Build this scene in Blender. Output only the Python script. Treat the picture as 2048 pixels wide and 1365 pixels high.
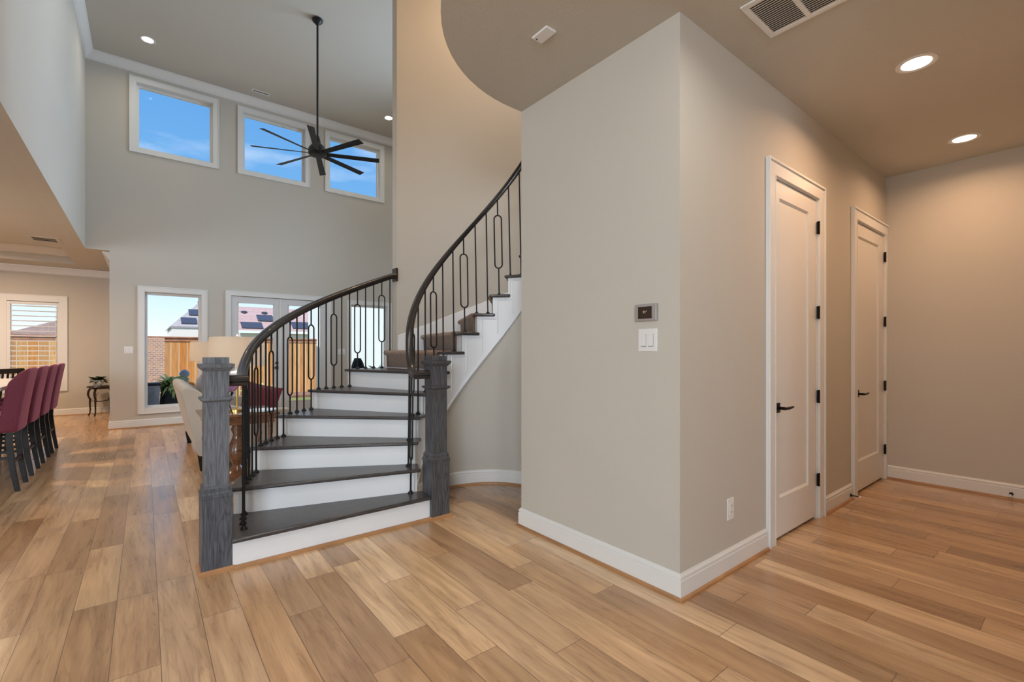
import bpy, math, random
from mathutils import Vector
for o in list(bpy.data.objects): bpy.data.objects.remove(o, do_unlink=True)
SC = bpy.context.scene
COL = SC.collection
R = math.radians
random.seed(7)

# ------------------------------------------------------------------ camera
cd = bpy.data.cameras.new('camera'); cam = bpy.data.objects.new('camera', cd); COL.objects.link(cam)
cd.sensor_width = 36.0; cd.lens = 929.3/2048*36; cd.shift_y = (702.35-682.5)/2048
cd.clip_start = 0.05; cd.clip_end = 300
cam.location = (0, 0, 1.29); cam.rotation_euler = (R(90), 0, R(51.67-90))
SC.camera = cam
SC.view_settings.view_transform = 'Standard'
try: SC.view_settings.look = 'None'
except Exception: pass
SC.view_settings.gamma = 1.0; SC.view_settings.use_curve_mapping = False
SC.view_settings.exposure = 0.0

# ------------------------------------------------------------------ sky and sun
W = bpy.data.worlds.new('sky'); SC.world = W; W.use_nodes = True
nt = W.node_tree; nt.nodes.clear()
def wn(t): return nt.nodes.new(t)
out = wn('ShaderNodeOutputWorld'); bg = wn('ShaderNodeBackground'); tc = wn('ShaderNodeTexCoord'); sx = wn('ShaderNodeSeparateXYZ')
rp = wn('ShaderNodeValToRGB'); nz = wn('ShaderNodeTexNoise'); mp = wn('ShaderNodeMapping'); cr = wn('ShaderNodeValToRGB'); mx = wn('ShaderNodeMixRGB')
nt.links.new(tc.outputs['Generated'], sx.inputs[0]); nt.links.new(sx.outputs['Z'], rp.inputs[0])
el = rp.color_ramp.elements
el[0].position = 0.0; el[0].color = (.92, .97, 1.0, 1)
el[1].position = 1.0; el[1].color = (.07, .22, .62, 1)
for p, c in ((.05, (.74, .87, .96, 1)), (.14, (.46, .70, .90, 1)), (.30, (.155, .385, .74, 1)), (.5, (.10, .30, .68, 1))):
    e = el.new(p); e.color = c
nt.links.new(tc.outputs['Generated'], mp.inputs[0]); mp.inputs['Scale'].default_value = (2.2, 2.2, 9.0); mp.inputs['Location'].default_value = (0.35, 0.1, 0.2)
nt.links.new(mp.outputs[0], nz.inputs['Vector']); nz.inputs['Scale'].default_value = 1.3; nz.inputs['Detail'].default_value = 6
nt.links.new(nz.outputs['Fac'], cr.inputs[0]); cr.color_ramp.elements[0].position = .52; cr.color_ramp.elements[1].position = .78
cr.color_ramp.elements[0].color = (0, 0, 0, 1); cr.color_ramp.elements[1].color = (.8, .8, .8, 1)
nt.links.new(cr.outputs[0], mx.inputs[0]); nt.links.new(rp.outputs[0], mx.inputs[1]); mx.inputs[2].default_value = (.85, .92, 1, 1)
nt.links.new(mx.outputs[0], bg.inputs[0]); bg.inputs[1].default_value = 1.25; nt.links.new(bg.outputs[0], out.inputs[0])

def light(name, kind, loc, energy, color, size=.2, rot=(0, 0, 0), shape=None, size_y=None, spread=None, parent=None):
    d = bpy.data.lights.new(name, kind); d.energy = energy; d.color = color
    if kind == 'AREA':
        d.shape = shape or 'DISK'; d.size = size
        if size_y: d.size_y = size_y
        if spread: d.spread = R(spread)
    elif kind == 'SUN': d.angle = R(.6)
    o = bpy.data.objects.new(name, d); COL.objects.link(o); o.location = loc; o.rotation_euler = rot
    if parent:
        o.parent = parent; o.location = Vector(loc)-parent.location
    return o
WARM = (1.0, .70, .46); HALL = (1.0, .60, .34); SOFT = (1.0, .93, .84); COOL = (.93, .96, 1.0)
light('sun', 'SUN', (-10, -20, 30), 6.0, (1, .93, .82), rot=(R(38), 0, R(-45)))
# added fill lamps outside made-up windows: front wall, living room side wall, kitchen wall
light('daylight_front_window', 'AREA', (-3.6, -3.95, 3.2), 900, (.80, .90, 1.0), 2.4, (R(90), 0, 0), 'RECTANGLE', 3.2)
light('daylight_side_window', 'AREA', (5.80, 6.55, 4.0), 125, (.62, .80, 1.0), 2.2, (R(90), 0, R(90)), 'RECTANGLE', 2.5, spread=115)
light('daylight_kitchen_window', 'AREA', (-6.3, .6, 1.6), 105, (.86, .94, 1.0), 3.2, (R(90), 0, R(-90)), 'RECTANGLE', 2.1)

# ------------------------------------------------------------------ materials
def M(name, col, rough=.5, metal=0, bump=0, bscale=60, var=0, vscale=8, emit=None, estr=0, coat=0, sheen=0, spec=.5, stretch=None):
    m = bpy.data.materials.new(name); m.use_nodes = True; n = m.node_tree; b = n.nodes['Principled BSDF']
    b.inputs['Base Color'].default_value = (*col, 1); b.inputs['Roughness'].default_value = rough; b.inputs['Metallic'].default_value = metal
    b.inputs['Specular IOR Level'].default_value = spec; b.inputs['Coat Weight'].default_value = coat; b.inputs['Sheen Weight'].default_value = sheen
    if emit: b.inputs['Emission Color'].default_value = (*emit, 1); b.inputs['Emission Strength'].default_value = estr
    tcn = n.nodes.new('ShaderNodeTexCoord'); src = tcn.outputs['Object']
    if stretch:
        mpn = n.nodes.new('ShaderNodeMapping'); mpn.inputs['Scale'].default_value = stretch; n.links.new(src, mpn.inputs[0]); src = mpn.outputs[0]
    if var:
        t = n.nodes.new('ShaderNodeTexNoise'); t.inputs['Scale'].default_value = vscale; t.inputs['Detail'].default_value = 5; n.links.new(src, t.inputs['Vector'])
        r = n.nodes.new('ShaderNodeValToRGB'); r.color_ramp.elements[0].position = .3; r.color_ramp.elements[1].position = .7
        r.color_ramp.elements[0].color = (*[max(0, c*(1-var)) for c in col], 1); r.color_ramp.elements[1].color = (*[min(1, c*(1+var)) for c in col], 1)
        n.links.new(t.outputs['Fac'], r.inputs[0]); n.links.new(r.outputs[0], b.inputs['Base Color'])
    if bump:
        t = n.nodes.new('ShaderNodeTexNoise'); t.inputs['Scale'].default_value = bscale; t.inputs['Detail'].default_value = 3; n.links.new(src, t.inputs['Vector'])
        u = n.nodes.new('ShaderNodeBump'); u.inputs['Strength'].default_value = bump; u.inputs['Distance'].default_value = .01
        n.links.new(t.outputs['Fac'], u.inputs['Height']); n.links.new(u.outputs[0], b.inputs['Normal'])
    return m

class NB:   # tiny node builder
    def __init__(s, m): s.m = m; s.n = m.node_tree.nodes; s.l = m.node_tree.links
    def math(s, op, a, b=None, c=None):
        x = s.n.new('ShaderNodeMath'); x.operation = op
        for i, v in enumerate((a, b, c)):
            if v is None: continue
            if isinstance(v, (int, float)): x.inputs[i].default_value = v
            else: s.l.new(v, x.inputs[i])
        return x.outputs[0]
    def comb(s, a, b, c=0):
        x = s.n.new('ShaderNodeCombineXYZ')
        for i, v in enumerate((a, b, c)):
            if isinstance(v, (int, float)): x.inputs[i].default_value = v
            else: s.l.new(v, x.inputs[i])
        return x.outputs[0]
    def white(s, v):
        x = s.n.new('ShaderNodeTexWhiteNoise'); x.noise_dimensions = '3D'; s.l.new(v, x.inputs['Vector']); return x
    def noise(s, v, scale, detail=4, dist=0):
        x = s.n.new('ShaderNodeTexNoise'); x.inputs['Scale'].default_value = scale; x.inputs['Detail'].default_value = detail; x.inputs['Distortion'].default_value = dist
        s.l.new(v, x.inputs['Vector']); return x.outputs['Fac']
    def ramp(s, f, stops):
        x = s.n.new('ShaderNodeValToRGB'); e = x.color_ramp.elements
        e[0].position, e[0].color = stops[0][0], (*stops[0][1], 1); e[1].position, e[1].color = stops[-1][0], (*stops[-1][1], 1)
        for p, c in stops[1:-1]:
            q = e.new(p); q.color = (*c, 1)
        s.l.new(f, x.inputs[0]); return x.outputs[0]
    def mix(s, f, a, b, kind='MIX'):
        x = s.n.new('ShaderNodeMixRGB'); x.blend_type = kind
        for i, v in enumerate((f, a, b)):
            if isinstance(v, (int, float)): x.inputs[i].default_value = v
            elif isinstance(v, tuple): x.inputs[i].default_value = (*v, 1)
            else: s.l.new(v, x.inputs[i])
        return x.outputs[0]

def plank_floor():
    m = bpy.data.materials.new('oak_planks'); m.use_nodes = True; B = NB(m); b = B.n['Principled BSDF']
    t = B.n.new('ShaderNodeTexCoord'); sp = B.n.new('ShaderNodeSeparateXYZ'); B.l.new(t.outputs['Object'], sp.inputs[0]); x, y = sp.outputs[0], sp.outputs[1]
    w = .165
    u = B.math('DIVIDE', B.math('ADD', x, 10.0+.012), w); row = B.math('FLOOR', u); fu = B.math('FRACT', u)
    rr = B.white(B.comb(row, 3.3)).outputs['Value']
    v = B.math('ADD', B.math('DIVIDE', y, 2.3), B.math('MULTIPLY', rr, 7.0)); cell = B.math('FLOOR', v); fv = B.math('FRACT', v)
    sp_ = B.math('ADD', B.math('MULTIPLY', B.white(B.comb(row, cell, 9.1)).outputs['Value'], .4), .3)
    half = B.math('GREATER_THAN', fv, sp_)
    pid = B.white(B.comb(row, B.math('ADD', cell, B.math('MULTIPLY', half, .5)), 1.7))
    rnd = pid.outputs['Value']; psep = B.n.new('ShaderNodeSeparateXYZ'); B.l.new(pid.outputs['Color'], psep.inputs[0])
    # grain, stretched along each plank and shifted from plank to plank
    shift = B.math('MULTIPLY', rnd, 40.0)
    gv = B.comb(B.math('ADD', B.math('MULTIPLY', x, 9.0), shift), B.math('ADD', B.math('MULTIPLY', y, .75), shift), shift)
    g1 = B.noise(gv, 2.4, 6, .6)
    rings = B.math('FRACT', B.math('MULTIPLY', B.noise(gv, .60, 4, .55), 17.0))
    rings = B.math('ABSOLUTE', B.math('SUBTRACT', rings, .5))
    fine = B.noise(B.comb(B.math('ADD', B.math('MULTIPLY', x, 150.0), shift), B.math('MULTIPLY', y, 7.0), shift), 1.0, 3)
    base = B.ramp(rnd, [(0, (.345, .195, .092)), (.2, (.560, .350, .180)), (.4, (.420, .250, .122)), (.58, (.740, .510, .290)), (.76, (.560, .345, .180)), (1, (.860, .640, .400))])
    base = B.mix(B.math('MULTIPLY', psep.outputs[1], .30), base, (.60, .46, .33))
    c = B.mix(B.ramp(g1, [(.35, (0, 0, 0)), (.75, (1, 1, 1))]), B.mix(1.0, base, (.72, .66, .62), 'MULTIPLY'), B.mix(1.0, base, (1.13, 1.12, 1.1), 'MULTIPLY'))
    ringf = B.math('MULTIPLY', B.ramp(rings, [(0, (1, 1, 1)), (.16, (0, 0, 0))]), B.math('MULTIPLY', B.math('GREATER_THAN', psep.outputs[2], .45), B.math('MULTIPLY', B.math('ADD', fine, .1), .36)))
    c = B.mix(ringf, c, (.12, .055, .025))
    c = B.mix(B.math('MULTIPLY', B.ramp(fine, [(.5, (0, 0, 0)), (.8, (1, 1, 1))]), .28), c, (.13, .065, .03))
    # knots
    vo = B.n.new('ShaderNodeTexVoronoi'); vo.inputs['Scale'].default_value = 1.0
    wob = B.noise(t.outputs['Object'], 7.0, 3)
    B.l.new(B.comb(B.math('ADD', B.math('MULTIPLY', x, 3.1), B.math('MULTIPLY', wob, .22)), B.math('ADD', B.math('MULTIPLY', y, 1.5), shift), 0), vo.inputs['Vector'])
    k = B.ramp(vo.outputs['Distance'], [(0, (1, 1, 1)), (.035, (.75, .75, .75)), (.09, (.22, .22, .22)), (.16, (0, 0, 0))])
    c = B.mix(B.math('MULTIPLY', k, B.math('GREATER_THAN', psep.outputs[0], .88)), c, (.045, .022, .012))
    # joints
    eu = B.math('MINIMUM', fu, B.math('SUBTRACT', 1.0, fu)); su = B.math('LESS_THAN', eu, .009)
    e1 = B.math('MINIMUM', fv, B.math('SUBTRACT', 1.0, fv)); e2 = B.math('ABSOLUTE', B.math('SUBTRACT', fv, sp_)); sv = B.math('LESS_THAN', B.math('MINIMUM', e1, e2), .0007)
    seam = B.math('MAXIMUM', su, sv)
    c = B.mix(B.math('MULTIPLY', seam, .75), c, (.06, .03, .018))
    B.l.new(c, b.inputs['Base Color'])
    ro = B.math('ADD', .22, B.math('MULTIPLY', g1, .14)); B.l.new(ro, b.inputs['Roughness'])
    h = B.math('SUBTRACT', B.math('ADD', B.math('MULTIPLY', g1, .5), B.math('MULTIPLY', fine, .25)), B.math('MULTIPLY', seam, 1.2))
    bu = B.n.new('ShaderNodeBump'); bu.inputs['Strength'].default_value = .16; bu.inputs['Distance'].default_value = .003; B.l.new(h, bu.inputs['Height']); B.l.new(bu.outputs[0], b.inputs['Normal'])
    b.inputs['Specular IOR Level'].default_value = .6; b.inputs['Coat Weight'].default_value = .35; b.inputs['Coat Roughness'].default_value = .17
    return m

def stained_wood(name, dark, lite, axis='Z', rough=.38, sc=1.0, coat=.0):
    m = bpy.data.materials.new(name); m.use_nodes = True; B = NB(m); b = B.n['Principled BSDF']
    t = B.n.new('ShaderNodeTexCoord'); mpn = B.n.new('ShaderNodeMapping'); B.l.new(t.outputs['Object'], mpn.inputs[0])
    s = {'Z': (11, 11, 1.1), 'X': (1.1, 11, 11), 'Y': (11, 1.1, 11)}[axis]
    mpn.inputs['Scale'].default_value = tuple(q*sc for q in s)
    g = B.noise(mpn.outputs[0], .8, 3, .5); rings = B.math('ABSOLUTE', B.math('SUBTRACT', B.math('FRACT', B.math('MULTIPLY', g, 15.0)), .5))
    s2 = B.n.new('ShaderNodeMapping'); B.l.new(t.outputs['Object'], s2.inputs[0]); s2.inputs['Scale'].default_value = tuple((160*sc if q > 5 else 10*sc) for q in s)
    f = B.noise(s2.outputs[0], 1.0, 3)
    c = B.mix(B.ramp(f, [(.3, (0, 0, 0)), (.7, (1, 1, 1))]), dark, lite)
    c = B.mix(B.math('MULTIPLY', B.ramp(rings, [(0, (1, 1, 1)), (.20, (0, 0, 0))]), .55), c, tuple(q*.5 for q in dark))
    B.l.new(c, b.inputs['Base Color']); b.inputs['Roughness'].default_value = rough; b.inputs['Coat Weight'].default_value = coat
    bu = B.n.new('ShaderNodeBump'); bu.inputs['Strength'].default_value = .2; bu.inputs['Distance'].default_value = .002; B.l.new(f, bu.inputs['Height']); B.l.new(bu.outputs[0], b.inputs['Normal'])
    return m

def glass_mat():
    m = bpy.data.materials.new('window_glass'); m.use_nodes = True; n = m.node_tree; n.nodes.clear()
    o = n.nodes.new('ShaderNodeOutputMaterial'); mxs = n.nodes.new('ShaderNodeMixShader'); tr = n.nodes.new('ShaderNodeBsdfTransparent'); gl = n.nodes.new('ShaderNodeBsdfGlossy')
    tr.inputs[0].default_value = (.97, .985, .98, 1); gl.inputs['Roughness'].default_value = .02; gl.inputs['Color'].default_value = (.12, .12, .12, 1); fr = n.nodes.new('ShaderNodeFresnel'); fr.inputs[0].default_value = 1.12
    n.links.new(fr.outputs[0], mxs.inputs[0]); n.links.new(tr.outputs[0], mxs.inputs[1]); n.links.new(gl.outputs[0], mxs.inputs[2]); n.links.new(mxs.outputs[0], o.inputs[0]); return m
def shade_mat():
    m = bpy.data.materials.new('linen_shade'); m.use_nodes = True; n = m.node_tree; n.nodes.clear()
    o = n.nodes.new('ShaderNodeOutputMaterial'); a = n.nodes.new('ShaderNodeAddShader'); d = n.nodes.new('ShaderNodeBsdfDiffuse'); t = n.nodes.new('ShaderNodeBsdfTranslucent')
    d.inputs[0].default_value = (.46, .41, .35, 1); t.inputs[0].default_value = (.34, .30, .25, 1)
    n.links.new(d.outputs[0], a.inputs[0]); n.links.new(t.outputs[0], a.inputs[1]); n.links.new(a.outputs[0], o.inputs[0]); return m
def striped(name, cols, axis, period, rough=.8, seam=(.2, .1, .05), bright=1):   # boards / bricks / shingles
    m = bpy.data.materials.new(name); m.use_nodes = True; B = NB(m); b = B.n['Principled BSDF']
    t = B.n.new('ShaderNodeTexCoord'); sp = B.n.new('ShaderNodeSeparateXYZ'); B.l.new(t.outputs['Object'], sp.inputs[0])
    u = B.math('DIVIDE', sp.outputs[axis], period); row = B.math('FLOOR', u); f = B.math('FRACT', u)
    wv = B.white(B.comb(row, 1.0)).outputs['Value']; c = B.ramp(wv, [(i/(len(cols)-1), q) for i, q in enumerate(cols)])
    mpn = B.n.new('ShaderNodeMapping'); mpn.inputs['Scale'].default_value = (12, 12, 1.2) if axis == 0 else (3, 3, 14); B.l.new(t.outputs['Object'], mpn.inputs[0])
    g = B.noise(mpn.outputs[0], 2.0, 5); c = B.mix(B.math('MULTIPLY', B.ramp(g, [(.4, (0, 0, 0)), (.7, (1, 1, 1))]), .45), c, tuple(q*.45 for q in cols[0]))
    c = B.mix(B.math('LESS_THAN', f, .07), c, seam); B.l.new(c, b.inputs['Base Color']); b.inputs['Roughness'].default_value = rough
    return m

WALL = M('wall_paint_greige', (.57, .540, .485), .75, bump=.10, bscale=170, spec=.25)
CEIL = M('ceiling_paint_greige', (.56, .535, .48), .8, bump=.16, bscale=110, spec=.2)
TRIM = M('white_trim_paint', (.78, .78, .77), .38, spec=.4)
DOOR = M('white_door_paint', (.76, .745, .72), .36, spec=.4)
RISE = M('white_riser_paint', (.80, .82, .85), .4, bump=.03, bscale=30)
FLOOR = plank_floor()
SHOE = M('oak_shoe_moulding', (.40, .20, .085), .4, var=.15, vscale=6)
NEWEL = stained_wood('grey_stained_oak_upright', (.080, .088, .104), (.190, .205, .232), 'Z', .42)  # left newel shaft; the glare on it is painted in as a lighter tone
NEWB = stained_wood('dark_grey_stained_oak_base', (.045, .051, .064), (.120, .132, .155), 'Z', .42)  # same wood as the shaft, base painted darker for its duller light
NEWD = stained_wood('dark_stained_oak_upright', (.040, .040, .046), (.115, .115, .125), 'Z', .40)
TREAD = stained_wood('dark_stained_oak_tread', (.036, .033, .034), (.085, .078, .078), 'X', .30)
RAIL = stained_wood('dark_stained_oak_rail', (.014, .011, .011), (.034, .028, .027), 'X', .30, coat=.15)
IRON = M('black_iron', (.012, .013, .015), .42, .5)
BLACK = M('black_metal', (.012, .012, .013), .45, .3)
BRONZE = M('dark_bronze', (.018, .014, .012), .35, .8)
CARPET = M('tan_shag_carpet', (.27, .155, .088), .95, bump=1.0, bscale=140, var=.55, vscale=70, sheen=.4)
GLASS = glass_mat(); SHADE = shade_mat()
LENS = M('lit_lens', (1, 1, 1), .4, emit=(1, .94, .85), estr=6)
PLASTIC = M('white_plastic', (.80, .80, .80), .35)
SLOT = M('dark_slot', (.02, .018, .016), .7)
SCREEN = M('thermostat_screen', (.045, .028, .020), .15)
DIGIT = M('screen_digits', (.5, .48, .42), .4, emit=(.6, .55, .48), estr=.5)
SOFA = M('oatmeal_upholstery', (.46, .41, .35), .9, bump=.25, bscale=260, sheen=.2)
GREYF = M('grey_velvet', (.22, .21, .22), .8, bump=.15, bscale=120, sheen=.5)
MAROON = M('burgundy_velvet', (.120, .009, .027), .7, bump=.12, bscale=150, sheen=.5)
MAROON.node_tree.nodes['Principled BSDF'].inputs['Sheen Tint'].default_value = (1, .35, .5, 1)
PILLOW = M('maroon_pillow', (.14, .010, .018), .8, bump=.1, bscale=80, sheen=.3)
ORCHID = M('orchid_glass', (.46, .20, .42), .2)
ESPRESSO = M('espresso_wood', (.010, .008, .008), .45, var=.3, vscale=18, spec=.3)
MAHOG = stained_wood('mahogany', (.10, .040, .018), (.22, .095, .045), 'X', .25, coat=.3)
DARKTAB = M('carved_dark_wood', (.016, .007, .005), .35)
GOLD = M('brushed_gold', (.80, .52, .16), .25, 1.0)
CLEAR = M('clear_acrylic', (.80, .84, .85), .1)
STONE = M('white_quartz', (.72, .71, .69), .15, var=.05, vscale=5)
CABGREY = M('grey_cabinet', (.20, .23, .27), .5)
CERAM = M('white_ceramic', (.86, .86, .86), .25)
LEAF = M('dark_green_leaf', (.018, .045, .016), .5, var=.4, vscale=20)
LEAF2 = M('sunlit_leaf', (.46, .56, .22), .6, var=.5, vscale=12)
GRASS = M('lawn', (.17, .20, .06), .9, bump=.8, bscale=60, var=.5, vscale=14)
MULCH = M('mulch', (.22, .12, .09), .95, bump=.8, bscale=50, var=.5, vscale=30)
PAVE = M('patio_concrete', (.55, .53, .50), .9, bump=.1, bscale=40, var=.08)
CEDAR = striped('cedar_boards', [(.60, .24, .06), (.76, .38, .12), (.40, .17, .09), (.78, .46, .18), (.52, .25, .13)], 0, .19, seam=(.70, .62, .50))
CAP = M('cedar_cap', (.42, .20, .12), .8, var=.3)
BRICK = M('pink_brick', (.6, .4, .33), .9)
_n = BRICK.node_tree; _b = _n.nodes.new('ShaderNodeTexBrick'); _t = _n.nodes.new('ShaderNodeTexCoord'); _m = _n.nodes.new('ShaderNodeMapping'); _m.inputs['Rotation'].default_value = (R(90), 0, 0)
_n.links.new(_t.outputs['Object'], _m.inputs[0]); _n.links.new(_m.outputs[0], _b.inputs['Vector']); _b.inputs['Scale'].default_value = 5.0; _b.inputs['Color1'].default_value = (.62, .34, .22, 1); _b.inputs['Color2'].default_value = (.42, .24, .22, 1); _b.inputs['Mortar'].default_value = (.66, .58, .52, 1)
_b.inputs['Mortar Size'].default_value = .03; _n.links.new(_b.outputs['Color'], _n.nodes['Principled BSDF'].inputs['Base Color'])
ROOF1 = striped('grey_shingles', [(.34, .32, .35), (.40, .37, .40)], 2, .14, seam=(.28, .26, .28))
ROOF2 = striped('rose_shingles', [(.42, .29, .30), (.48, .34, .34)], 2, .14, seam=(.34, .25, .26))
STUCCO = M('pale_stucco', (.78, .72, .72), .9)
SIDING = M('white_siding', (.78, .82, .84), .7)
SOLAR = M('solar_panel', (.05, .055, .085), .3)
PLANTER = M('slate_planter', (.34, .37, .45), .55, var=.2)
RATTAN = M('charcoal_patio_fabric', (.035, .035, .042), .8)

# ------------------------------------------------------------------ mesh building
class MB:
    def __init__(s): s.v = []; s.f = []
    def add(s, vs, fs):
        n = len(s.v); s.v += [tuple(q) for q in vs]; s.f += [tuple(i+n for i in f) for f in fs]; return s
    def box(s, x0, x1, y0, y1, z0, z1):
        return s.add([(x0, y0, z0), (x1, y0, z0), (x1, y1, z0), (x0, y1, z0), (x0, y0, z1), (x1, y0, z1), (x1, y1, z1), (x0, y1, z1)],
                     [(0, 3, 2, 1), (4, 5, 6, 7), (0, 1, 5, 4), (1, 2, 6, 5), (2, 3, 7, 6), (3, 0, 4, 7)])
    def hexa(s, b, t):     # bottom quad, top quad (ccw seen from above)
        return s.add(list(b)+list(t), [(0, 3, 2, 1), (4, 5, 6, 7), (0, 1, 5, 4), (1, 2, 6, 5), (2, 3, 7, 6), (3, 0, 4, 7)])
    def prism(s, poly, z0, z1):
        n = len(poly); return s.add([(x, y, z0) for x, y in poly]+[(x, y, z1) for x, y in poly],
            [tuple(range(n-1, -1, -1)), tuple(range(n, 2*n))]+[(i, (i+1) % n, n+(i+1) % n, n+i) for i in range(n)])
    def rings(s, rs, cap=True, close=False):
        n = len(rs[0]); m = len(rs); fs = []
        for k in range(m-1 if not close else m):
            a, b = k*n, ((k+1) % m)*n
            fs += [(a+i, a+(i+1) % n, b+(i+1) % n, b+i) for i in range(n)]
        if cap and not close: fs += [tuple(range(n-1, -1, -1)), tuple(range((m-1)*n, m*n))]
        return s.add([q for r in rs for q in r], fs)
    def lathe(s, prof, c=(0, 0, 0), n=20):
        return s.rings([[(c[0]+r*math.cos(2*math.pi*i/n), c[1]+r*math.sin(2*math.pi*i/n), c[2]+z) for i in range(n)] for r, z in prof])
    def tube(s, pts, r, n=8, close=False, cap=True):
        P = [Vector(p) for p in pts]; m = len(P); rs = []; up = None
        for k in range(m):
            if close: t = P[(k+1) % m]-P[k-1]
            else: t = P[min(k+1, m-1)]-P[max(k-1, 0)]
            t.normalize()
            if up is None: up = Vector((0, 0, 1)) if abs(t.z) < .9 else Vector((1, 0, 0))
            a = up-t*up.dot(t)
            if a.length < 1e-4: a = Vector((0, 1, 0))-t*t.y
            a.normalize(); up = a; b = t.cross(a); rr = r[k] if isinstance(r, (list, tuple)) else r
            rs.append([P[k]+a*rr*math.cos(2*math.pi*i/n+math.pi/n)+b*rr*math.sin(2*math.pi*i/n+math.pi/n) for i in range(n)])
        return s.rings(rs, cap, close)
    def sweep(s, prof, path, z=None, closed=False):     # prof: (side, up) pairs; path: 3d pts; side = to the left of the path; mitred
        P = [Vector(p) for p in path]; m = len(P); rs = []
        for k in range(m):
            a = (P[k]-P[k-1]) if (k > 0 or closed) else (P[1]-P[0]); b = (P[(k+1) % m]-P[k]) if (k < m-1 or closed) else (P[m-1]-P[m-2])
            a.z = 0; b.z = 0
            if a.length < 1e-6: a = b.copy()
            if b.length < 1e-6: b = a.copy()
            a.normalize(); b.normalize(); na = Vector((-a.y, a.x, 0)); nb = Vector((-b.y, b.x, 0)); nn = na+nb
            if nn.length < 1e-5: nn = na.copy()
            nn.normalize(); sc = 1/max(.35, nn.dot(na))
            rs.append([P[k]+nn*sc*u+Vector((0, 0, w)) for u, w in prof])
        return s.rings(rs, True, closed)
    def build(s, name, m, parent=None, smooth=False, world=True, bevel=0, auto=None, kind=None):
        off = Vector((0, 0, 0))
        q = parent
        while q is not None and world: off += q.location; q = q.parent
        me = bpy.data.meshes.new(name); me.from_pydata([tuple(Vector(v)-off) for v in s.v], [], s.f)
        me.materials.append(m)
        import bmesh
        bm = bmesh.new(); bm.from_mesh(me); bmesh.ops.recalc_face_normals(bm, faces=bm.faces); bm.to_mesh(me); bm.free()
        if smooth or auto:
            for p in me.polygons: p.use_smooth = True
        me.update(); o = bpy.data.objects.new(name, me); COL.objects.link(o)
        if parent: o.parent = parent
        if auto:
            try:
                me.set_sharp_from_angle(angle=R(auto))
            except Exception: pass
        if bevel:
            md = o.modifiers.new('b', 'BEVEL'); md.width = bevel; md.segments = 2; md.limit_method = 'ANGLE'
        if kind: o['kind'] = kind
        return o

def tag(o, label, cat, group=None):
    o['label'] = label; o['category'] = cat
    if group: o['group'] = group
    return o
def thing(name, label, cat, loc=(0, 0, 0), group=None):
    o = bpy.data.objects.new(name, None); o.empty_display_size = .1; COL.objects.link(o); o.location = loc; return tag(o, label, cat, group)
def struct(name, loc=(0, 0, 0)):
    o = bpy.data.objects.new(name, None); o.empty_display_size = .1; COL.objects.link(o); o.location = loc; o['kind'] = 'structure'; return o
def dup(root, loc, label=None, group=None, rz=None):
    c = root.copy(); COL.objects.link(c); c.location = loc
    if rz is not None: c.rotation_euler = (0, 0, rz)
    if label: c['label'] = label
    if group: c['group'] = group
    def rec(a, b):
        for ch in list(a.children):
            d = ch.copy(); COL.objects.link(d); d.parent = b; rec(ch, d)
    rec(root, c); return c

def wall(name, axis, c0, c1, u0, u1, z0, z1, holes=(), m=None):
    """axis 'x': wall lies in a plane of constant x between c0 and c1, u runs along y"""
    us = sorted({u0, u1, *[h[0] for h in holes], *[h[1] for h in holes]}); zs = sorted({z0, z1, *[h[2] for h in holes], *[h[3] for h in holes]})
    b = MB()
    for i in range(len(us)-1):
        run = None
        for j in range(len(zs)-1):
            uc, zc = (us[i]+us[i+1])/2, (zs[j]+zs[j+1])/2
            if u0 <= uc <= u1 and z0 <= zc <= z1 and not any(h[0] < uc < h[1] and h[2] < zc < h[3] for h in holes):
                a = (us[i], us[i+1])
                if axis == 'x': b.box(c0, c1, a[0], a[1], zs[j], zs[j+1])
                else: b.box(a[0], a[1], c0, c1, zs[j], zs[j+1])
    o = b.build(name, m or WALL); o['kind'] = 'structure'
    import bmesh
    bm = bmesh.new(); bm.from_mesh(o.data); bmesh.ops.remove_doubles(bm, verts=bm.verts, dist=1e-5)
    seen = {}
    for f in list(bm.faces):
        k = tuple(sorted(v.index for v in f.verts)); seen.setdefault(k, []).append(f)
    dead = [f for fs in seen.values() if len(fs) > 1 for f in fs]
    if dead: bmesh.ops.delete(bm, geom=dead, context='FACES')
    bmesh.ops.recalc_face_normals(bm, faces=bm.faces); bm.to_mesh(o.data); bm.free()
    return o

BASE = [(0, 0), (.016, 0), (.016, .100), (.011, .104), (.011, .110), (.015, .114), (.014, .122), (.007, .130), (.005, .136), (0, .136)]
QR = [(.0, 0), (.030, 0), (.029, .008), (.025, .015), (.016, .019), (0, .019)]
def baseboard(name, path, closed=False, shoe=True):      # path runs with the room on its left
    p = [(x, y, 0) for x, y in path]; o = MB().sweep(BASE, p, closed=closed).build(name, TRIM, auto=12); o['kind'] = 'structure'
    if shoe: MB().sweep(QR, p, closed=closed).build('shoe_moulding', SHOE, o, auto=50)
    return o
CROWN = [(0, 0), (.10, 0), (.10, -.022), (.086, -.030), (.070, -.045), (.040, -.085), (.028, -.105), (.028, -.118), (.012, -.128), (0, -.135)]

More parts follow.
